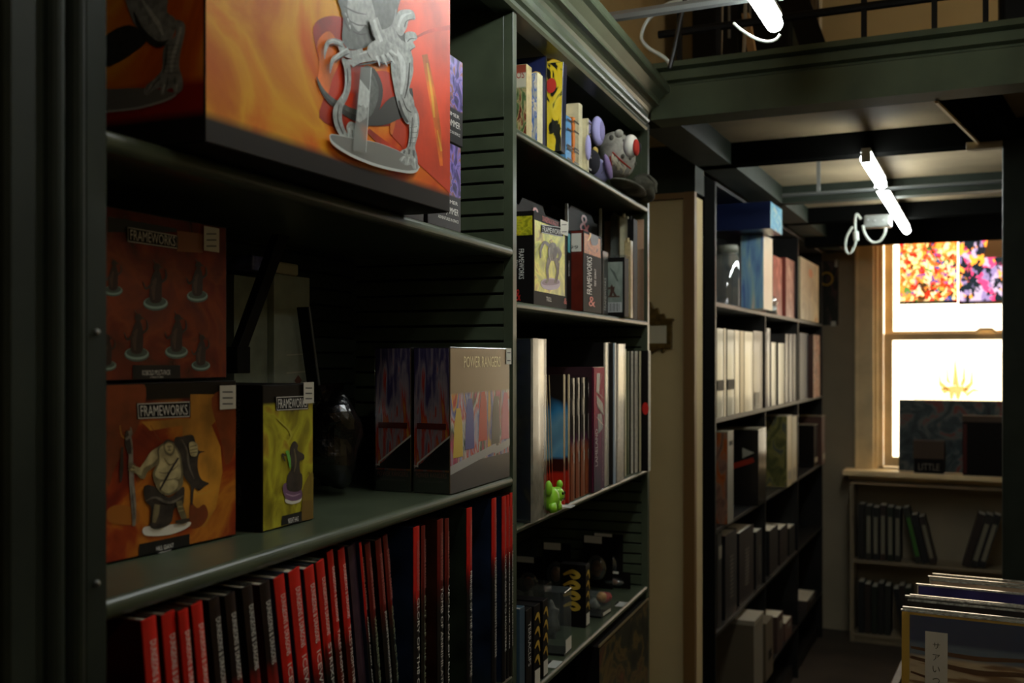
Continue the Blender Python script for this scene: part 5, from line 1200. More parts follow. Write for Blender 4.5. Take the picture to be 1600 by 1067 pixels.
MAG = [('thin_magazine',853,856,552,-0.018,'tan-edged leaning magazine, first after the wrapped book',5),('thin_magazine',857.2,859.5,552,-0.018,'tan-edged leaning magazine, second after the wrapped book',6),('thin_magazine',861.5,864,552,-0.018,'tan-edged leaning magazine, third after the wrapped book',6),
 ('thin_magazine',881,884,546,0.0,'thin magazine standing upright beside the blue picture',0),('thin_magazine',888,891,546,0.0,'second upright magazine beside the blue picture',0)]
MGC = art_mat('blue_red_magazine_print', [(0,(24,16,12)),(0.4,(30,24,20)),(0.55,(60,140,190)),(0.7,(120,170,196)),(1,(40,80,120))], 1.8, 2, 0.4, seed=4.1, bands=((0.36,(60,16,10),False),(0.25,(196,40,22),False)))
TE = mat('tan_spine', (176,150,110), 0.4, coat=0.3, noise=0.2, nscale=60)
TEs = spine_mat('tan_red_spine', (176,156,112),(120,60,40),(180,40,26),0,0.09,0.22)
for nm,pl,pr,pt,x,lab,ln in MAG:
    y0 = y_at(pl,x); y1 = y_at(pr,x); h = min(0.24, at_x('N',pl,pt,x)[1]-ZC)
    if ln: y0 += 0.012
    r = book('N',nm,lab,x,y0,max(0.005,y1-y0),ZC,h,0.17,mat('magazine_back',(40,22,18),0.3,coat=0.5),'magazines on the middle-low shelf',lean=R_(ln),spine_mat=TEs,board=0.0008)
    panel(r,'side',0,-0.169,-0.001,0.001,h-0.001,MGC,'printed_cover')
BLKSP = spine_mat('black_purple_spine',(22,20,22),(70,24,60),(140,70,40),0,0.13,0.24)
for i,(pl,pr) in enumerate(((893,899),(901,907),(909,915),(916,921))):
    x = -0.004-0.002*(i%2); y0 = y_at(pl,x); y1 = y_at(pr,x)
    r = book('N','graphic_novel',['first','second','third','fourth'][i]+' of the four slim black spines turning purple below',x,y0,y1-y0,ZC,0.232,0.16,COV[4],'black and purple graphic novels',spine_mat=BLKSP)
    for zz,ll in ((0.222,0.03),(0.16,0.05),(0.09,0.02)): 
        mb = MB(); t=y1-y0; mb.face([(0.0012,t*0.4,zz-ll),(0.0012,t*0.6,zz-ll),(0.0012,t*0.6,zz),(0.0012,t*0.4,zz)], ink(176,170,160)); mb.build('spine_print', r)
x = 0.002; y0 = y_at(923,x); y1 = y_at(944,x)
PM = art_mat('magenta_print', [(0,(30,40,60)),(0.4,(110,40,80)),(0.6,(170,40,70)),(1,(196,60,80))], 2.0, 3, 0.6, rough=0.6, coat=0.0, grad=(0,1.1,-0.1), gw=0.7)
r = book('N','graphic_novel','broad magenta spine with pale crossing lines and white lettering',x,y0,y1-y0,ZC,0.252,0.17,mat('plum_cover',(46,16,26),0.5),None,spine_mat=mat('magenta_spine_base',(120,40,70),0.3))
t = r['thickness']; panel(r,'front',0,0.001,t-0.001,0.001,0.251,PM,'printed_spine',0.001)
mb = MB()
for pts,m in (([(0.25,0.95),(0.55,0.95),(0.45,0.78),(0.2,0.8)],ink(50,50,90)),([(0.2,0.78),(0.8,0.7),(0.9,0.6),(0.3,0.68)],ink(60,60,80)),([(0.3,0.62),(0.7,0.62),(0.8,0.5),(0.4,0.46)],ink(40,60,90))): mb.face([(0.0016,t*u,0.252*v) for u,v in pts], m)
for pts in ([(0.7,0.94),(0.3,0.78)],[(0.3,0.80),(0.85,0.74)],[(0.2,0.72),(0.85,0.62)],[(0.75,0.82),(0.5,0.5)],[(0.2,0.6),(0.85,0.52)],[(0.8,0.52),(0.8,0.06)]):
    (a,b),(c_,d) = pts; q = stroke_poly([(t*a,0.252*b),(t*c_,0.252*d)],0.0011,2); mb.face([(0.002,u,v) for u,v in q], ink(206,170,170))
mb.build('printed_lines', r); text(r,'LAMELAND',(0.0022,t*0.30,0.052),(0,0,1),(0,-1,0),0.075,t*0.22,ink(190,170,180))
PGE = mat('bright_fore_edge', (214,206,188), 0.5, coat=0.4, noise=0.15, nscale=120); PBL = mat('pale_blue_spine', (160,176,190), 0.3, coat=0.5)
for i,(pl,pr,pt,m,dx,lab) in enumerate(((945,953,536,PGE,-0.004,'pale shrink-wrapped book right of the magenta spine'),(954.5,964,536,PBL,0.006,'pale blue spine among the wrapped books'),(965,976,538,PGE,0.002,'cream wrapped book right of the pale blue spine'),
   (977.5,980,546,CRM,-0.01,'thin cream book, first of the cream run near the right end'),(981,985,549,mat('moss_spine',(70,84,50),0.35),-0.012,'thin moss green spine near the right end'),(986,991,549,PGE,-0.008,'cream book between green spines near the right end'),(992,998,549,PGE,-0.004,'wider cream book near the right end'),(999,1003,549,CRM,0.0,'last cream book before the black and red one'))):
    x = dx; y0 = y_at(pl,x); y1 = y_at(pr,x); h = at_x('N',pl,pt,x)[1]-ZC
    y1 -= 0.0024
    r = book('N','wrapped_book',lab,x,y0,y1-y0,ZC,h,0.16,COV[4],'pale books at the right of the middle-low shelf',spine_mat=m)
    y1 = y0+r['thickness']
    if i in (0,2): MB().box(-0.162,0.002,-0.001,y1-y0+0.001,0,h+0.001,WRAP).build('shrink_wrap', r)
    pass
x = 0.018; y0 = y_at(1010.5,x); y1 = y_at(1017.5,x); h = at_x('N',1005,548,x)[1]-ZC
r = book('N','hardcover_book','black book with a red badge jutting out past the right end of the shelf',x,y0,y1-y0,ZC,h,0.15,mat('matte_black_cover',(18,14,13),0.6,spec=0.15),None,spine_mat=PGE)
mb = MB(); t=r['thickness']; mb.face([(-0.009+0.008*math.cos(a*PI/8),-0.001,h*0.52+0.015*math.sin(a*PI/8)) for a in range(16)], REDINK); mb.build('round_badge', r)
# lime green toy at the shelf edge
LIME = mat('lime_vinyl', (150,214,50), 0.35, coat=0.4); c0 = Pn(863,804,-0.0)
r = thing('N','vinyl_toy','small lime green vinyl creature at the front edge under the leaning magazines','toy',0.000,y_at(855,0.0),ZC)
body = MB().ball((0.0,0.018,0.022),(0.016,0.021,0.022),LIME,22,14).build('body', r, smooth=True)
MB().ball((0.004,0.042,0.026),(0.014,0.015,0.015),LIME,18,12).build('head', r, smooth=True)
MB().ball((0.004,-0.004,0.043),(0.007,0.006,0.014),LIME,12,8).build('horn', r, smooth=True)
MB().ball((0.006,0.052,0.044),(0.006,0.006,0.008),LIME,12,8).build('horn', r, smooth=True)
for yy in (0.006,0.034): MB().tube([(0.006,yy,0.016),(0.010,yy,0.0)],[0.008,0.007],LIME,10).build('leg', r, smooth=True)
for yy in (0.037,0.047): MB().ball((0.017,yy,0.030),(0.002,0.0025,0.003),CARD,8,6).build('eye', r, smooth=True)
MB().tube([(0.017,0.036,0.021),(0.0185,0.042,0.019),(0.017,0.048,0.021)],0.0007,CARD,6).build('mouth', r)
r = thing('N','shelf_tag','small white tag on the shelf edge right of the lime green toy','tag',0.003,y_at(876,0.003),ZC)
MB().prism([(0,0),(0.028,0.001),(0.028,0.0016),(0,0.0012)],'x',-0.01,0.02,ink(210,210,205)).build('card', r); MB().box(-0.012,-0.01,0.004,0.024,-0.0,0.004,BLACKM).build('clip', r)

# ---- shelf D: small blister packs and clear boxes with price tags
GOLDP = mat('gold_swirl_ink', (196,160,60), 0.4)
def pack(lab, px, py0, py1, wpx, x, style, dep=0.03, tagpx=None):
    'small pack whose broad side faces the camera'
    y0 = at_x('N',px,0,x)[0]; zt = at_x('N',px,py0,x)[1]
    zb = ZD; h = zt-zb; xw = 0.07*wpx
    r = thing('N','blister_pack',lab,'pack',x,y0,zb, R_(rnd.uniform(-6,6)))
    if style == 'swirl':
        MB().box(-xw,0,0,dep,0,h,DARKS).build('carton', r, 0.001)
        mb = MB()
        for k_ in range(4):
            cz = h*(0.32+0.17*k_); q = stroke_poly([(-xw*0.85,cz),(-xw*0.5,cz+h*0.06),(-xw*0.25,cz),(-xw*0.45,cz-h*0.04),(-xw*0.6,cz)],[xw*0.08,xw*0.16,xw*0.14,xw*0.12,xw*0.04],4)
            mb.face([(u,-0.0008-k_*0.0001,v) for u,v in q], GOLDP)
            q = stroke_poly([(0.0+dep*0.1,cz),(dep*0.6,cz+h*0.05),(dep*0.9,cz-0.01)],[0.003,0.008,0.002],4)
            mb.face([(0.0008+k_*0.0001,u,v) for u,v in q], GOLDP)
        mb.build('swirl_print', r); panel(r,'front',0,dep*0.1,dep*0.9,0.004,h*0.22,STICK,'price_sticker',0.001)
    elif style == 'clear':
        MB().box(-xw,0,0,dep,0,h,BLISTER).build('clear_box', r, 0.002)
        MB().ball((-xw*0.5,dep*0.5,h*0.45),(xw*0.25,dep*0.3,h*0.3),mat('grey_resin',(90,90,84),0.5,noise=0.4,nscale=90),14,10,lambda p: p*(1+0.25*math.sin(p.z*220)*math.cos(p.x*200))).build('figurine', r, smooth=True)
        panel(r,'front',0,dep*0.1,dep*0.9,0.004,h*0.24,STICK,'price_sticker',0.001); MB().box(-xw,-0.001,0,dep,0,0.004,DARKS).build('base_card', r)
    elif style == 'hang':
        MB().box(-xw,0,0,0.002,0,h,DARKS).build('backing_card', r); MB().ball((-xw*0.5,-0.008,h*0.4),(xw*0.35,0.012,h*0.25),BLISTER,16,10).build('blister', r, smooth=True)
        MB().ball((-xw*0.5,-0.006,h*0.38),(xw*0.18,0.006,h*0.16),mat('brown_resin',(110,70,44),0.5,noise=0.4,nscale=90),12,8).build('figurine', r, smooth=True)
        panel(r,'side',0.0,-xw*0.95,-xw*0.35,h*0.86,h*1.0,STICK,'price_tag',0.001)
    elif style == 'frame':
        MB().box(-xw,0,0,0.003,0,h,BLISTER).build('clear_sleeve', r)
    return r
pack('gold swirl box with a white bottom label, front pair left, lowest shelf in view',834,948,0,0.9,0.0,'swirl',0.028)
pack('gold swirl box right behind the front pair\'s left one',848,940,0,0.9,-0.004,'swirl',0.03)
pack('clear box with a grey figurine and a white label, in the middle of the shelf',882,926,0,1.0,-0.01,'clear',0.05)
pack('clear box lying further back left of the figurine box',850,915,0,1.6,-0.12,'clear',0.05)
pack('tall gold swirl box standing behind the figurine box',915,884,0,0.8,-0.03,'swirl',0.03)
pack('small clear pack right of the tall gold swirl box',940,934,0,1.0,-0.02,'clear',0.06)
pack('hang card with a white price tag, left of the back pair',957,840,0,1.1,-0.07,'hang')
pack('hang card with a white price tag, right of the back pair',973,836,0,1.1,-0.055,'hang')
pack('dim hang card with a grey tag at the back left',892,850,0,1.0,-0.15,'hang')
pack('small dim hang card near the partition at the back',850,872,0,1.0,-0.19,'hang')
pack('hang card with a red figurine at the right end',985,895,0,1.2,-0.03,'hang')
r = thing('N','vinyl_toy','small red and yellow toy lying near the right end of the packs','toy',-0.05,y_at(940,-0.05),ZD)
MB().ball((0,0.03,0.012),(0.014,0.03,0.011),REDF,16,10).build('body', r, smooth=True); MB().ball((0.0,0.0,0.02),(0.012,0.012,0.012),mat('amber_vinyl',(206,140,60),0.4),14,10).build('head', r, smooth=True)
for px in (866,972): 
    ya = y_at(px,-0.004); r = thing('N','shelf_tag','small white price tag on the low shelf edge, '+('near end' if px==866 else 'far end'),'tag',-0.006,ya,ZD)
    MB().box(-0.015,0.004,0,0.045,0.0004,0.0012,ink(196,196,190)).build('card', r); MB().box(-0.017,-0.015,0.01,0.035,0,0.004,BLACKM).build('clip', r)
# blue-spined box and slim tall boxes at the near end
x = 0.0; y0 = y_at(813,x)+0.0; 
for (pl,pr,pt,m,lab,tx) in ((812,820,952,mat('dull_blue_card',(60,84,100),0.35,coat=0.3),'dull blue slim box at the near end of the low shelf','RPG'),(822,831,955,DARKS,'black slim box with upright lettering at the near end of the low shelf','TERRACLIPS')):
    x = 0.004; y0 = y_at(pl,x); y1 = y_at(pr,x); h = at_x('N',pl,pt,x)[1]-ZD
    r = carton('N','slim_box',lab,'box',x,y0,y1,ZD,h,0.12,body=m)
    text(r,tx,(0.0014,(y1-y0)*0.25,h*0.85),(0,0,-1),(0,1,0),h*0.5,(y1-y0)*0.45,WHITE) if tx!='RPG' else MB().tube([(0,0.001,h),(-0.12,0.001,h)],0.0012,WHITE,6).build('pale_edge', r)

# ---- shelf below: large picture box leaning at the front
xq = 0.004; ya, za = at_x('N',936,1012,xq); yb, zb = at_x('N',999,942,xq)
r = thing('N','picture_box','large dark picture box with a bright top edge, below the lowest shelf in view','box',xq,ya,-0.90)
h = za+0.90-0.0
MB().box(-0.05,0,0,2.455-ya,0,h,DARKS).build('carton', r, 0.001); MB().box(-0.002,0.002,0,2.455-ya,h,h+0.004,mat('shiny_edge',(170,150,110),0.3,metal=0.6)).build('edge_strip', r)
panel(r,'front',0,0.002,2.453-ya,0.002,h-0.004,art_mat('olive_art_print',[(0,(20,20,16)),(0.45,(50,50,34)),(0.6,(110,90,44)),(0.8,(70,50,34)),(1,(120,60,30))],3,5,2,seed=3),'printed_front')
# ================================================================== far bookcase (room frame, front plane x = -0.8)
XF = -0.80
yR = lambda px, x=XF: at_x('R', px, 0, x)[0]
zR = lambda px, py, x=XF: at_x('R', px, py, x)[1]
fb = thing('R','bookcase','black bookcase with three narrow bays standing beyond the pale door, left of the window','bookcase',XF,0,-1.5)
DKW = mat('black_stained_wood', (26,25,24), 0.4, spec=0.35, noise=0.2, nscale=12)
def fbx(name, x0, x1, y0, y1, z0, z1, m=DKW, b=0.001): return MB().box(x0,x1,y0,y1,z0+1.5,z1+1.5,m).build(name, fb, b)
Y0, Y1, Y2, Y3 = 3.31, 4.15, 4.93, 5.72; ZT = 0.566
PALEED = mat('pale_shelf_edge', (150,140,120), 0.35)
fbx('pilaster',-0.33,0.0,3.165,3.305,-1.5,0.575,SOOT); fbx('upright',-0.33,0,3.306,3.32,-1.5,ZT)
fbx('upright',-0.33,0,Y2-0.007,Y2+0.007,-1.5,ZT); fbx('upright',-0.33,0,Y3-0.014,Y3,-1.5,ZT); fbx('upright',-0.33,-0.001,Y1-0.005,Y1+0.005,-1.5,0.185)
fbx('top_board',-0.33,0,3.306,Y3,ZT,ZT+0.012); fbx('back_panel',-0.34,-0.33,3.306,Y3,-1.5,ZT+0.012,BLACKM)
for ya_, yb_ in ((3.2,3.321),(Y2-0.008,Y2+0.008),(Y3-0.015,Y3+0.2)): occupy('R',XF-0.33,XF+0.001,ya_,yb_,-1.5,0.6)
occupy('R',XF-0.33,XF,Y1-0.006,Y1+0.006,-1.5,0.17)
FS = [0.185,-0.198,-0.56,-0.90,-1.25]
for zt in FS:
    fbx('shelf',-0.33,0,3.32,Y2-0.007,zt-0.014,zt); fbx('shelf',-0.33,0,Y2+0.007,Y3-0.014,zt-0.014,zt)
fbx('plinth',-0.32,-0.02,3.32,Y3-0.014,-1.5,-1.44)
def fbook(name, lab, pl, pr, pt, z, x, dep, spine, cover=None, group=None, cat='book', lean=0.0):
    xx = XF+x; y0 = yR(pl,xx); y1 = yR(pr,xx); h = zR(pl,pt,xx)-z
    o = book('R',name,lab,xx,y0,max(0.004,y1-y0),z,h,dep,cover or COV[4],group,lean,spine_mat=spine,cat=cat)
    return o, o['thickness'], h
def fbox(name, lab, pl, pr, pt, z, x, dep, body, front=None, side=None, cat='box', group=None, h=None):
    xx = XF+x; y0 = yR(pl,xx); y1 = yR(pr,xx); hh = h or zR(pl,pt,xx)-z
    return carton('R',name,lab,cat,xx,y0,y1,z,hh,dep,body=body,front=front,side=side,group=group), y1-y0, hh
# row 1
BLU = mat('deep_blue_card', (16,28,66), 0.4, coat=0.3); LBL = art_mat('light_blue_print',[(0,(60,120,170)),(0.5,(110,170,190)),(1,(200,196,170))],4,4,1)
TOW = art_mat('tower_print',[(0,(60,70,150)),(0.4,(120,160,190)),(0.7,(150,180,176)),(1,(220,196,170))],3,3,0.6,stretch=(1,0.4,1))
z1 = 0.185
xx = 0.03
tw, w_, h = fbox('display_tower','pale blue and cream tower box standing at the shelf edge under the dark blue box',1193,1207,366,z1,0.045,0.085,mat('cream_blue_card',(190,186,170),0.35,coat=0.3),front=mat('cream_front',(216,196,166),0.4),side=TOW,cat='box')
zt = z1+h
bb, w_, h = fbox('boxed_game','dark blue box with a light blue end, balanced on top of the pale tower box',1204,1222,300,zt+0.001,0.10,0.42,BLU,front=LBL,side=BLU,h=0.562-zt)
text(bb,'+',(-0.33,-0.0015,h*0.35),(1,0,0),(0,0,1),0.05,h*0.3,mat('dim_blue_print',(60,74,120),0.5))
GP = mat('grey_green_board', (104,108,96), 0.5)
r, w_, h = fbox('display_board','grey-green board standing behind the pale tower box',1172,1176,384,z1,-0.16,0.17,GP); MB().prism([(0,h),(w_,h),(w_*0.5,h+0.01)],'x',-0.1,-0.09,BLACKM).build('hanging_tab', r)
xj = XF-0.06; yj = yR(1136,xj)
r = thing('R','glass_jar','upright clear glass jar with a grey lid, left end of the far bookcase','jar',xj,yj,z1)
hj = zR(1136,384,xj)-z1
MB().lathe([(0.0,0.0),(0.044,0.0),(0.046,0.01),(0.046,hj*0.78),(0.036,hj*0.86),(0.036,hj*0.9)],clear('jar_glass',gloss=0.25,rough=0.04,film=0.08),24).build('jar', r, smooth=True)
MB().lathe([(0.0,hj),(0.038,hj),(0.040,hj*0.97),(0.040,hj*0.88),(0.0,hj*0.88)],mat('grey_lid',(130,130,116),0.35),24).build('lid', r, smooth=True)
RDC = art_mat('deep_red_print',[(0,(90,16,14)),(0.5,(150,36,28)),(0.8,(196,110,100)),(1,(120,30,24))],3,3,0.8)
r, w_, h = fbox('boxed_game','dark red box right of the tower box, behind a glass ball',1208,1226,398,z1,-0.02,0.14,mat('dark_red_card',(110,26,20),0.4,coat=0.3),front=RDC)
r, w_, h = fbox('boxed_game','pinkish worn red box, second right of the tower box',1228,1245,402,z1,-0.015,0.14,mat('pink_red_card',(150,70,60),0.4,coat=0.3),front=art_mat('pink_worn_print',[(0,(120,50,44)),(0.5,(170,110,96)),(1,(210,170,150))],4,5,1))
yb = yR(1212,XF-0.0); r = thing('R','glass_ball','small clear glass ball on a ring in front of the dark red box','ball',XF-0.012,yb-0.03,z1+0.0)
MB().ball((0,0,0.05),(0.026,0.026,0.026),clear('ball_glass',gloss=0.5,rough=0.02,film=0.1),20,14).build('ball', r, smooth=True); MB().lathe([(0.02,0),(0.014,0.02),(0.016,0.03),(0.022,0.03),(0.024,0.0),(0.02,0.0)],STEEL,18).build('stand', r, smooth=True)
CRB = art_mat('cream_orange_print',[(0,(150,130,100)),(0.5,(190,176,140)),(0.8,(206,190,150)),(1,(180,130,70))],2,4,1)
r, w_, h = fbox('boxed_game','tall cream box with a small orange emblem in the third bay, top row',1250,1279,400,0.185,0.01,0.16,mat('cream_box',(186,172,136),0.4,coat=0.2),front=CRB)
mb = MB(); mb.face([(0.0018,w_*0.5+w_*0.12*math.cos(a*PI/8),h*0.8+0.022*math.sin(a*PI/8)) for a in range(16)], ink(190,110,40)); mb.build('round_emblem', r)
# row 2 : spines from left to right
GRS = mat('grey_green_spine',(120,122,104),0.4,coat=0.3); IV = mat('ivory_spine',(214,196,160),0.4,coat=0.3); BRN = mat('brown_grey_spine',(92,80,70),0.4,coat=0.2); NVS = mat('navy_spine',(36,38,60),0.35,coat=0.3); SLT = mat('slate_spine',(84,88,100),0.35,coat=0.3); PRP = mat('purple_spine',(70,54,80),0.35,coat=0.3); WHS = mat('bright_cream_spine',(226,216,190),0.4,coat=0.3)
z2 = -0.198
row2 = [(1121,1131,513,GRS,'grey-green spine with a black band, first in the far bookcase second row'),(1132,1135,513,IV,'thin ivory spine between the two banded grey-green ones'),(1137,1148,515,GRS,'grey-green spine with a black band, second in the far bookcase second row'),
 (1149,1156,516,IV,'ivory spine, first of three beside the banded ones'),(1157,1163,517,mat('tan_light_spine',(196,170,124),0.4),'tan spine between two ivory ones'),(1164,1177,518,IV,'broad ivory spine, brightest of the left group'),
 (1178,1192,517,BRN,'broad brown-grey spine in the middle of the row'),(1193,1198,518,PRP,'dark purple spine right of the brown-grey one'),(1199,1204,513,SLT,'slate spine standing tallest in the middle'),
 (1206,1213,535,WHS,'short bright cream spine, left of the pair'),(1217,1226,536,WHS,'short bright cream spine, right of the pair'),(1228,1233,522,NVS,'navy spine right of the bright cream pair'),(1234,1239,522,SLT,'slate spine, third from the right of the second bay'),(1240,1245,522,NVS,'dark navy spine at the end of the second bay')]
for pl,pr,pt,m,lab in row2:
    r, t, h = fbook('tall_book',lab,pl,pr,pt,z2,-0.004-0.004*rnd.random(),0.22,m,mat('dark_slip_cover',(40,36,34),0.5),'books in the second row of the far bookcase')
    if m is GRS:
        mb = MB(); mb.face([(0.0012,0,h*0.3),(0.0012,t,h*0.3),(0.0012,t,h*0.42),(0.0012,0,h*0.42)], DARKS); mb.build('black_band', r)
    if m is BRN:
        panel(r,'front',0,t*0.1,t*0.6,h*0.05,h*0.22,mat('grey_label',(130,124,110),0.5),'paper_label',0.0014)
r, t, h = fbook('tall_book','slate-blue wide spine in the third bay, second row',1250,1263,520,z2,-0.004,0.2,SLT,group='books in the second row of the far bookcase')
r, w_, h = fbox('boxed_game','box with a multicoloured picture at the right end of the second row',1265,1281,522,z2,0.02,0.14,mat('brown_card',(80,50,40),0.4),front=art_mat('mixed_print_far',[(0,(30,40,30)),(0.35,(150,80,50)),(0.55,(196,150,120)),(0.75,(40,44,40)),(1,(190,90,50))],4,4,1.5,stretch=(1,2,1)))
# row 3
z3 = -0.56
RW3 = [(1137,1146,676,0.012,0.10,'pale grey spine box with an orange side, left end of the third row',mat('pale_grey_box',(136,130,116),0.4,coat=0.3),art_mat('orange_side_far',[(0,(60,40,40)),(0.5,(150,110,90)),(0.7,(180,90,30)),(1,(110,60,30))],3,3,1)),
 (1185,1197,672,0.02,0.16,'black box with an orange slash and a pale top, second in the third row',mat('black_gloss_box',(24,20,18),0.25,coat=0.6),None),
 (1230,1237,651,0.02,0.17,'olive green picture box in the third row, with cream spine',mat('cream_spine_box',(196,180,140),0.4,coat=0.3),art_mat('olive_side_far',[(0,(30,30,20)),(0.4,(84,84,44)),(0.6,(120,110,60)),(0.8,(60,70,70)),(1,(140,120,60))],3,4,1)),
 (1238,1245,652,0.012,0.15,'cream box pressed against the olive green picture box',mat('cream_worn_box',(190,180,150),0.4,coat=0.3),None),
 (1272,1278,665,0.0,0.14,'black box with a pale edge in the third bay, third row',mat('black_gloss_box',(24,20,18),0.25,coat=0.6),None),
 (1283,1289,652,0.02,0.15,'brown box jutting out at the right end of the third row',mat('brown_card',(80,50,40),0.4),None)]
for i,(pl,pr,pt,x,dep,lab,body,side) in enumerate(RW3):
    r, w_, h = fbox('boxed_game',lab,pl,pr,pt,z3,x,dep,body,side=side)
    mb = MB()
    if i == 1: mb.face([(-0.12,-0.0012,h*0.52),(-0.02,-0.0012,h*0.64),(-0.015,-0.0012,h*0.58),(-0.12,-0.0012,h*0.44)], ink(140,40,20)); mb.face([(-0.06,-0.0014,h*0.62),(-0.015,-0.0014,h*0.7),(-0.06,-0.0014,h*0.76)], ink(150,146,130))
    elif i == 0: mb.face([(0.0012,w_*0.2,h*0.9),(0.0012,w_*0.8,h*0.9),(0.0012,w_*0.8,h*0.85),(0.0012,w_*0.2,h*0.85)], DARKS)
    else: mb.face([(0.0012,w_*0.15,h*0.1),(0.0012,w_*0.85,h*0.1),(0.0012,w_*0.85,h*0.22),(0.0012,w_*0.15,h*0.22)], ink(150,140,120))
    mb.build('printed_mark', r)
    MB().box(-dep,0.0005,0,w_,h,h+0.003,mat('pale_lid_edge',(150,142,120),0.35,coat=0.4)).build('lid', r)
# row 4 : dark spines with faint lettering
z4 = -0.90
D4 = ['SAGA','HOLLOW','THE CROWN','ATLAS','NIGHT','FABLE','MYTH']
FAINT = mat('faint_print',(120,112,100),0.5)
for i,(pl,pr,pt) in enumerate(((1121,1128,835),(1134,1152,838),(1156,1178,834),(1182,1200,832),(1203,1216,830),(1219,1231,828),(1234,1245,826))):
    r, t, h = fbook('tall_book',['first','second','third','fourth','fifth','sixth','last'][i]+' black spine from the left in the dark fourth row of the far bookcase',pl,pr,min(pt,850),z4,-0.01,0.22,mat('near_black_spine_%d'%(i%3),(22+4*(i%3),20,20),0.5),mat('near_black_cover',(18,17,17),0.5),'black books in the fourth row of the far bookcase')
    if i in (1,2,3): text(r,'|||||||||||',(0.0012,t*0.35,h*0.72),(0,0,-1),(0,1,0),h*0.5,t*0.28,FAINT)
    if i == 0: panel(r,'front',0,t*0.2,t*0.9,h*0.72,h*0.86,mat('grey_label',(130,124,110),0.5),'paper_label',0.0014)
# row 5 : white box, folders
z5 = -1.25
r, w_, h = fbox('storage_box','grey-white storage box with an open top in the bottom rows of the far bookcase',1178,1192,972,z5,0.05,0.14,mat('dusty_white_card',(120,112,98),0.6),side=mat('beige_box_side',(96,84,66),0.6)); MB().box(-0.145,0.003,-0.003,w_+0.003,h-0.015,h+0.003,mat('dusty_white_lid',(150,140,122),0.6)).build('lid', r,0.001)
r, w_, h = fbox('storage_box','narrow beige box with a black star mark right of the grey-white one',1197,1209,975,z5,0.03,0.10,mat('beige_box_side',(96,84,66),0.6))
mb = MB(); mb.face([(0.0012,w_*0.3,h*0.3),(0.0012,w_*0.8,h*0.34),(0.0012,w_*0.6,h*0.4),(0.0012,w_*0.8,h*0.46),(0.0012,w_*0.3,h*0.48)], DARKS); mb.build('printed_mark', r)
for i,(pl,pr,pt,cc) in enumerate(((1215,1224,965,(70,50,44)),(1228,1238,975,(96,70,60)),(1262,1275,940,(60,50,46)))):
    r, t, h = fbook('folder',['brown folder right of the beige box at the bottom','dusty pink folder near the bottom right of the far bookcase','dark folder in the third bay, bottom rows'][i],pl,pr,pt,z5,0.0,0.2,mat('folder_%d'%i,cc,0.6),mat('folder_%d'%i,cc,0.6),None,'folder')
    MB().box(0.0,0.0015,t*0.3,t*0.7,h*0.6,h*0.8,mat('grey_label',(130,124,110),0.5)).build('paper_label', r)

# ornate little mirror on the alcove wall, pale
BR = mat('antique_brass', (110,88,46), 0.4, metal=0.7, noise=0.3, nscale=60)
ym = 3.066
xl, zl = at_y('R',975,545,ym); xr_, zt_ = at_y('R',1051,500,ym)
r = thing('R','wall_mirror','small brass-framed mirror with a carved crest on the pale wall, half hidden by the bookcase','mirror',(xl+xr_)/2,ym,zl)
W2 = (xr_-xl)/2; Hm = zt_-zl
mb = MB(); b = 0.016
mb.box(-W2,W2,-0.014,0,0,b,BR); mb.box(-W2,W2,-0.014,0,Hm-b,Hm,BR); mb.box(-W2,-W2+b,-0.014,0,b,Hm-b,BR); mb.box(W2-b,W2,-0.014,0,b,Hm-b,BR); mb.box(-W2-0.006,W2+0.006,-0.018,0,Hm-0.004,Hm+0.004,BR)
mb.build('frame', r, 0.002); MB().box(-W2+b,W2-b,-0.006,0,b,Hm-b,mat('pale_mirror_reflection',(206,198,172),0.5)).build('glass', r)  # matte cream glass, the pale reflection put into its colour
cr_ = [(-0.06,0),(-0.055,0.016),(-0.04,0.014),(-0.034,0.034),(-0.02,0.03),(-0.012,0.052),(0,0.06),(0.012,0.052),(0.02,0.03),(0.034,0.034),(0.04,0.014),(0.055,0.016),(0.06,0)]
MB().prism([(x,Hm+0.004+z) for x,z in cr_],'y',-0.012,0,BR).build('crest', r, 0.002)
MB().prism([(-0.04,0),(-0.02,-0.012),(0,-0.03),(0.02,-0.012),(0.04,0)],'y',-0.012,0,BR).build('pendant', r, 0.002)
for s in (-1,1): MB().ball((s*0.05,-0.008,-0.006),(0.006,0.005,0.008),BR,10,8).build('knob', r, smooth=True)
# poster on the far wall beyond the bookcase
xa, zt_ = at_y('R',1281,408,5.885); xb, zb_ = at_y('R',1310,508,5.885)
r = thing('R','wall_poster','dim dark poster with a yellow ring on the wall between bookcase and window','poster',xa,5.892,zb_)
mb = MB(); w_, h = xb-xa, zt_-zb_; mb.face([(0,0,0),(w_,0,0),(w_,0,h),(0,0,h)], art_mat('dim_poster_print',[(0,(30,36,30)),(0.5,(50,50,40)),(0.75,(90,60,60)),(1,(60,70,60))],3,3,1,rough=0.7,coat=0), [(0,0),(1,0),(1,1),(0,1)]); mb.build('printed_sheet', r)
q = [(w_*0.35+0.032*math.cos(a*PI/10),-0.001,h*0.72+0.034*math.sin(a*PI/10)) for a in range(21)]; MB().tube(q,0.006,ink(190,150,50),6).build('yellow_ring', r)
MB().box(w_*0.8,w_*0.95,-0.002,0,h*0.9,h*1.02,STICK).build('corner_note', r)
MB().box(w_*0.6,w_*0.85,-0.002,0,-0.005,h*0.06,STICK).build('corner_note', r)

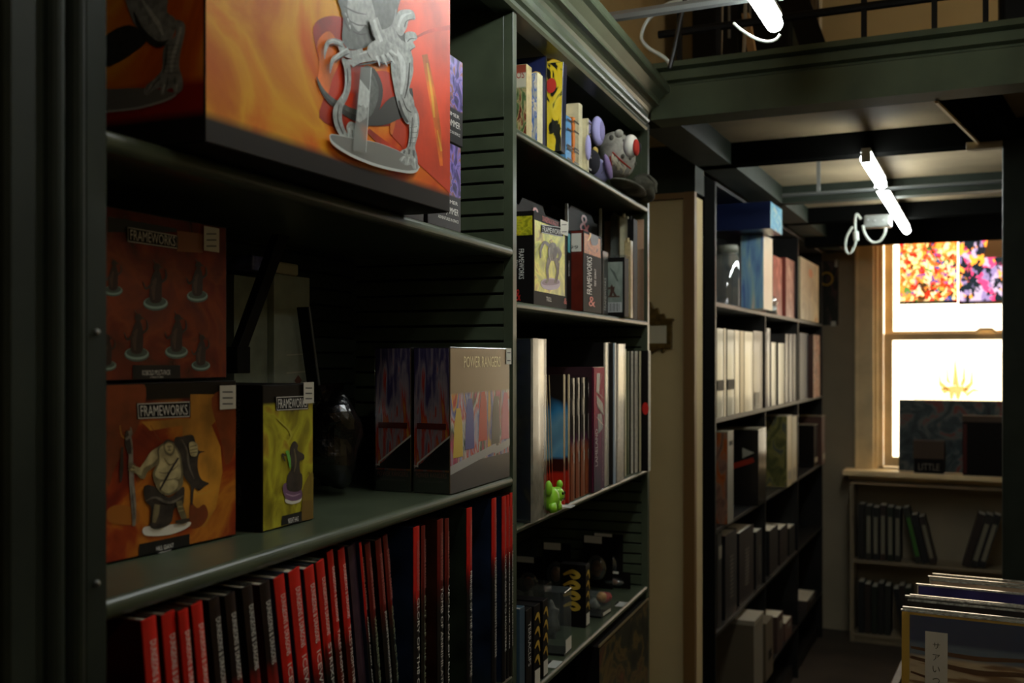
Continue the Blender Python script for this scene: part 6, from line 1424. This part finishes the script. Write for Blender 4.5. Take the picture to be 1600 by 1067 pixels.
# ================================================================== window sill goods
ZSL = -0.60
x0,_ = at_y('R',1404,0,5.815); x1 = 0.20; zt_ = at_y('R',1412,625,5.83)[1]
r = thing('R','boxed_game','wide dark teal picture box leaning against the window','box',x0,5.815,ZSL+0.003,rx=R_(-4))
TEALP = art_mat('teal_dark_print',[(0,(20,26,30)),(0.4,(50,62,66)),(0.6,(90,96,90)),(0.8,(120,50,44)),(1,(50,60,66))],3,5,1.5,stretch=(2,1,1))
h = zt_-ZSL; w_ = x1-x0
MB().box(0,w_,0,0.035,0,h,DARKS).build('carton', r, 0.002); mb = MB(); mb.face([(0.003,-0.001,0.003),(w_-0.003,-0.001,0.003),(w_-0.003,-0.001,h-0.003),(0.003,-0.001,h-0.003)], TEALP, [(0,0),(1,0),(1,1),(0,1)]); mb.build('printed_side', r)
xa, za = at_y('R',1428,688,5.755); xb, _ = at_y('R',1475,0,5.755)
r = thing('R','card_box','small brown card box on the sill in front of the teal box','box',xa,5.755,ZSL); h = za-ZSL; w_ = xb-xa
CB = mat('brown_small_box',(70,52,36),0.5)
MB().box(0,w_,0,0.05,0,h*0.62,DARKS).build('carton', r, 0.001); MB().box(-0.002,w_+0.002,-0.002,0.052,h*0.45,h,CB).build('lid', r, 0.001)
text(r,'LITTLE',(w_*0.15,-0.001,h*0.1),(1,0,0),(0,0,1),w_*0.7,h*0.2,mat('faint_print',(120,112,100),0.5))
xa, za = at_y('R',1504,650,5.745); 
r = thing('R','boxed_game','black box with a reddish left edge at the right of the sill','box',xa,5.745,ZSL); h = za-ZSL
MB().box(0,0.26,0,0.06,0,h,DARKS).build('carton', r, 0.002); MB().box(-0.001,0.261,-0.001,0.061,h-0.03,h+0.002,CB).build('lid', r, 0.001)
mb = MB(); mb.face([(0.002,-0.001,0.01),(0.02,-0.001,0.01),(0.02,-0.001,h-0.04),(0.002,-0.001,h-0.04)], ink(70,14,12)); mb.build('printed_band', r)
# ================================================================== low shelves under the window
lb = thing('R','low_bookcase','low open bookcase with two shelves of dark books built under the window sill','bookcase',-0.655,5.68,-1.5)
LBM = mat('taupe_paint', (128,114,90), 0.7, noise=0.1, nscale=10)
def lbx(name, x0, x1, y0, y1, z0, z1): return MB().box(x0,x1,y0,y1,z0,z1,LBM).build(name, lb, 0.001)
lbx('upright',0,0.02,0,0.17,0,0.835); lbx('upright',1.33,1.35,0,0.17,0,0.835); lbx('top_board',0,1.35,0,0.165,0.836,0.8385)
lbx('shelf',0.02,1.33,0.0,0.17,0.42,0.436); lbx('shelf',0.02,1.33,0.0,0.17,0.03,0.046); lbx('plinth',0.02,1.33,0.01,0.03,0,0.03)
def lbook(lab, px, w_, hgt, zb, lean, m, grp, stripe=None):
    xa = px
    r = thing('R','comic_volume',lab,'book',xa,5.70,-1.5+zb+(w_*math.sin(lean) if lean > 0 else 0),group=grp,ry=lean); 
    mb = MB(); b = 0.002
    mb.box(0,b,0,0.13,0,hgt,m); mb.box(w_-b,w_,0,0.13,0,hgt,m); mb.box(0,w_,-b,0,0,hgt,m); mb.build('cover', r); MB().box(b,w_-b,0.0005,0.126,0.003,hgt-0.003,PAGES).build('page_block', r)
    if stripe:
        mb = MB(); mb.face([(w_*0.2,-b-0.001,hgt*0.12),(w_*0.8,-b-0.001,hgt*0.12),(w_*0.8,-b-0.001,hgt*0.82),(w_*0.2,-b-0.001,hgt*0.82)], stripe); mb.build('spine_print', r)
LB = [mat('low_book_%d'%i,c,0.5) for i,c in enumerate(((34,32,28),(40,40,34),(26,26,26),(44,34,28),(30,36,26)))]
STR = mat('grey_spine_print',(120,116,98),0.6); GRST = mat('green_spine_print',(60,110,40),0.6)
wl = ['first','second','third','fourth','fifth','sixth','seventh','eighth','ninth','tenth']
for i in range(9):
    lean = 0 if i < 6 else -R_(13)
    px = at_y('R',1341,0,5.70)[0]+(0.036*i if i < 6 else 0.036*6+0.004+0.29*math.sin(R_(13))+(i-6)*0.0335)
    lbook(wl[i]+' dark book from the left on the upper shelf under the window',px,0.031,0.29-0.006*(i%3)-(0.03 if i>6 else 0),0.437,lean,LB[i%5],'dark books at the left under the window',None if i in (0,7) else (GRST if i==6 else STR))
for i in range(3):
    lbook(['left','middle','right'][i]+' one of three books leaning right under the window, beside the post',at_y('R',1503,0,5.70)[0]+i*0.0365,0.034,0.28,0.437,R_(16),LB[(i*2+3)%5],'books leaning by the post under the window',STR if i else None)
for i in range(8):
    lbook(wl[i]+' dark book from the left on the bottom shelf under the window',at_y('R',1341,0,5.70)[0]+(0.033*i if i < 5 else 0.033*5+0.004+0.27*math.sin(R_(10))+(i-5)*0.031),0.029,0.27-0.01*(i%3),0.047,0 if i<5 else -R_(10),LB[(i+2)%5],'dark books on the bottom shelf under the window')

# ================================================================== record bin at the lower right
RF = lambda px, y: at_y('R', px, 0, y)[0]
BY = 1.80; xl = RF(1408,BY); ztop = at_y('R',1412,957,BY)[1]
TILT = -R_(2.2)
binr = thing('R','record_bin','open wooden bin of shrink-wrapped sleeves at the lower right corner','bin',xl-0.012,BY,-1.5,TILT)
WD = mat('bin_wood',(90,70,44),0.55,noise=0.3,nscale=14); zb_ = 1.5+ztop-0.315
MB().box(-0.02,0.36,-0.035,0.42,zb_-0.02,zb_,WD).build('floor_board', binr, 0.002); MB().box(-0.02,0.36,-0.045,-0.03,zb_-0.12,zb_+0.10,WD).build('front_board', binr, 0.002)
MB().box(-0.035,-0.02,-0.045,0.42,zb_-0.12,zb_+0.12,WD).build('side_board', binr, 0.002); MB().box(0.36,0.375,-0.045,0.42,zb_-0.12,zb_+0.12,WD).build('side_board', binr, 0.002); MB().box(-0.02,0.36,0.405,0.42,zb_-0.12,zb_+0.12,WD).build('back_board', binr, 0.002)
for xx_ in (-0.03,0.34):
    for yy_ in (-0.04,0.385): MB().box(xx_,xx_+0.035,yy_,yy_+0.03,0,zb_-0.02,WD).build('leg', binr, 0.002)
SLE = [mat('sleeve_%d'%i,c,0.4,noise=0.35,nscale=14) for i,c in enumerate(((180,150,120),(52,44,90),(150,140,120),(40,34,30),(196,176,140),(120,110,96),(60,60,56),(170,160,140)))]
SEAM = mat('crinkled_film', (150,146,132), 0.25, coat=0.8, noise=0.5, nscale=120)
SUN = art_mat('dune_print',[(0.0,(110,76,50)),(0.30,(140,104,72)),(0.42,(190,166,130)),(0.7,(196,172,136)),(1.0,(170,144,110))],3,2,0.3,stretch=(0.9,6,1),bands=((0.79,(92,108,120),True),(0.86,(38,58,88),True)),rough=0.3)
nS = 15
descr = ['dune and night sky sleeve with a white paper strip, front of the record bin','pale sleeve right behind the dune sleeve','white-edged sleeve third in the record bin','brown-black sleeve, fourth in the record bin','black sleeve standing out dark in the middle of the record bin','tan sleeve behind the black one','cream sleeve near the middle of the record bin','grey sleeve just before the violet one','violet sleeve, the only one of its colour in the bin','beige sleeve behind the violet one','pale grey sleeve third behind the violet one','peach sleeve near the back of the bin','cream-topped sleeve fourth from the back','worn pinkish sleeve close to the back of the bin','rearmost pinkish sleeve in the record bin']
cm = [None,7,7,3,3,0,4,5,1,4,7,0,4,0,0]
M0 = M_of(binr)
ca, sa = math.cos(-TH+TILT), math.sin(-TH+TILT)
for i in range(nS):
    yy = (0,0.008,0.016,0.094,0.102,0.110,0.118,0.126,0.205,0.213,0.221,0.275,0.284,0.33,0.34)[i]; xx_ = 0.012 + (0,0.002,0.001,0.001,-0.004,0.003,0,0.005,0.006,0.003,0.010,0.022,0.018,0.022,0.026)[i]
    p = M0 @ Vector((xx_,yy,zb_+0.0015))
    r = bpy.data.objects.new('record_sleeve', None); C.objects.link(r); r.location = p; r.rotation_euler = (-R_(2.5),0,-TH+TILT)
    tag(r, descr[i], 'record', 'sleeves in the record bin')
    hS = 0.313+0.003*math.sin(i*1.7); m = SLE[cm[i]] if cm[i] is not None else mat('sleeve_edge',(170,130,50),0.4)
    MB().box(0,0.315,0,0.005,0,hS,m).build('sleeve', r, 0.0008)
    MB().box(-0.002,0.317,-0.0005,0.0055,hS,hS+0.003,SEAM).build('film_seam', r)
    if i == 0:
        mb = MB(); mb.face([(0.012,-0.0012,0),(0.315,-0.0012,0),(0.315,-0.0012,hS-0.004),(0.012,-0.0012,hS-0.004)], SUN, [(0,0),(1,0),(1,1),(0,1)]); mb.build('printed_front', r)
        mb = MB(); mb.face([(0,-0.0013,0),(0.012,-0.0013,0),(0.012,-0.0013,hS),(0,-0.0013,hS)], ink(180,140,50)); mb.build('yellow_edge', r)
        mb = MB(); mb.face([(0.036,-0.0018,0.0),(0.070,-0.0018,0.0),(0.070,-0.0018,hS-0.028),(0.036,-0.0018,hS-0.028)], ink(196,188,170)); st = mb.build('paper_strip', r)
        mbt = MB()
        for k_, ch in enumerate(('サ','ア','い','つ','ト')):
            text(st, ch, (0.0475,-0.0022,hS-0.055-0.019*k_),(1,0,0),(0,0,1),0.011,0.010,ink(70,66,60),mb=mbt)
        mbt.build('lettering', st)
        for k_,(za_,zb2,wd) in enumerate(((0.256,0.250,0.005),(0.240,0.228,0.006),(0.216,0.196,0.004))):
            q = stroke_poly([(0.014,za_),(0.11,zb2),(0.2,zb2+0.004),(0.31,zb2-0.02)],[wd*0.8,wd*1.4,wd,wd*0.4],6); mb = MB(); mb.face([(u,-0.0015-k_*0.00005,v) for u,v in q], ink(84,50,34)); mb.build('printed_streak', r)
        MB().box(-0.001,0.317,-0.0024,-0.0021,0,hS,clear('thin_film',gloss=0.10,rough=0.12)).build('shrink_film', r)
r = thing('R','coiled_cord','pale coiled cord hanging beside the record bin','cord',xl-0.105,BY+0.02,-0.62)
MB().tube(smooth_poly([(0.03,0,0.05),(0.01,0,0.02),(0.0,0,-0.06),(0.02,0,-0.16),(0.04,0,-0.1)],5,False),0.004,CORDW,8).build('cord', r, smooth=True)
# tall stack behind the bin, in shadow, against which the post stands is left dark
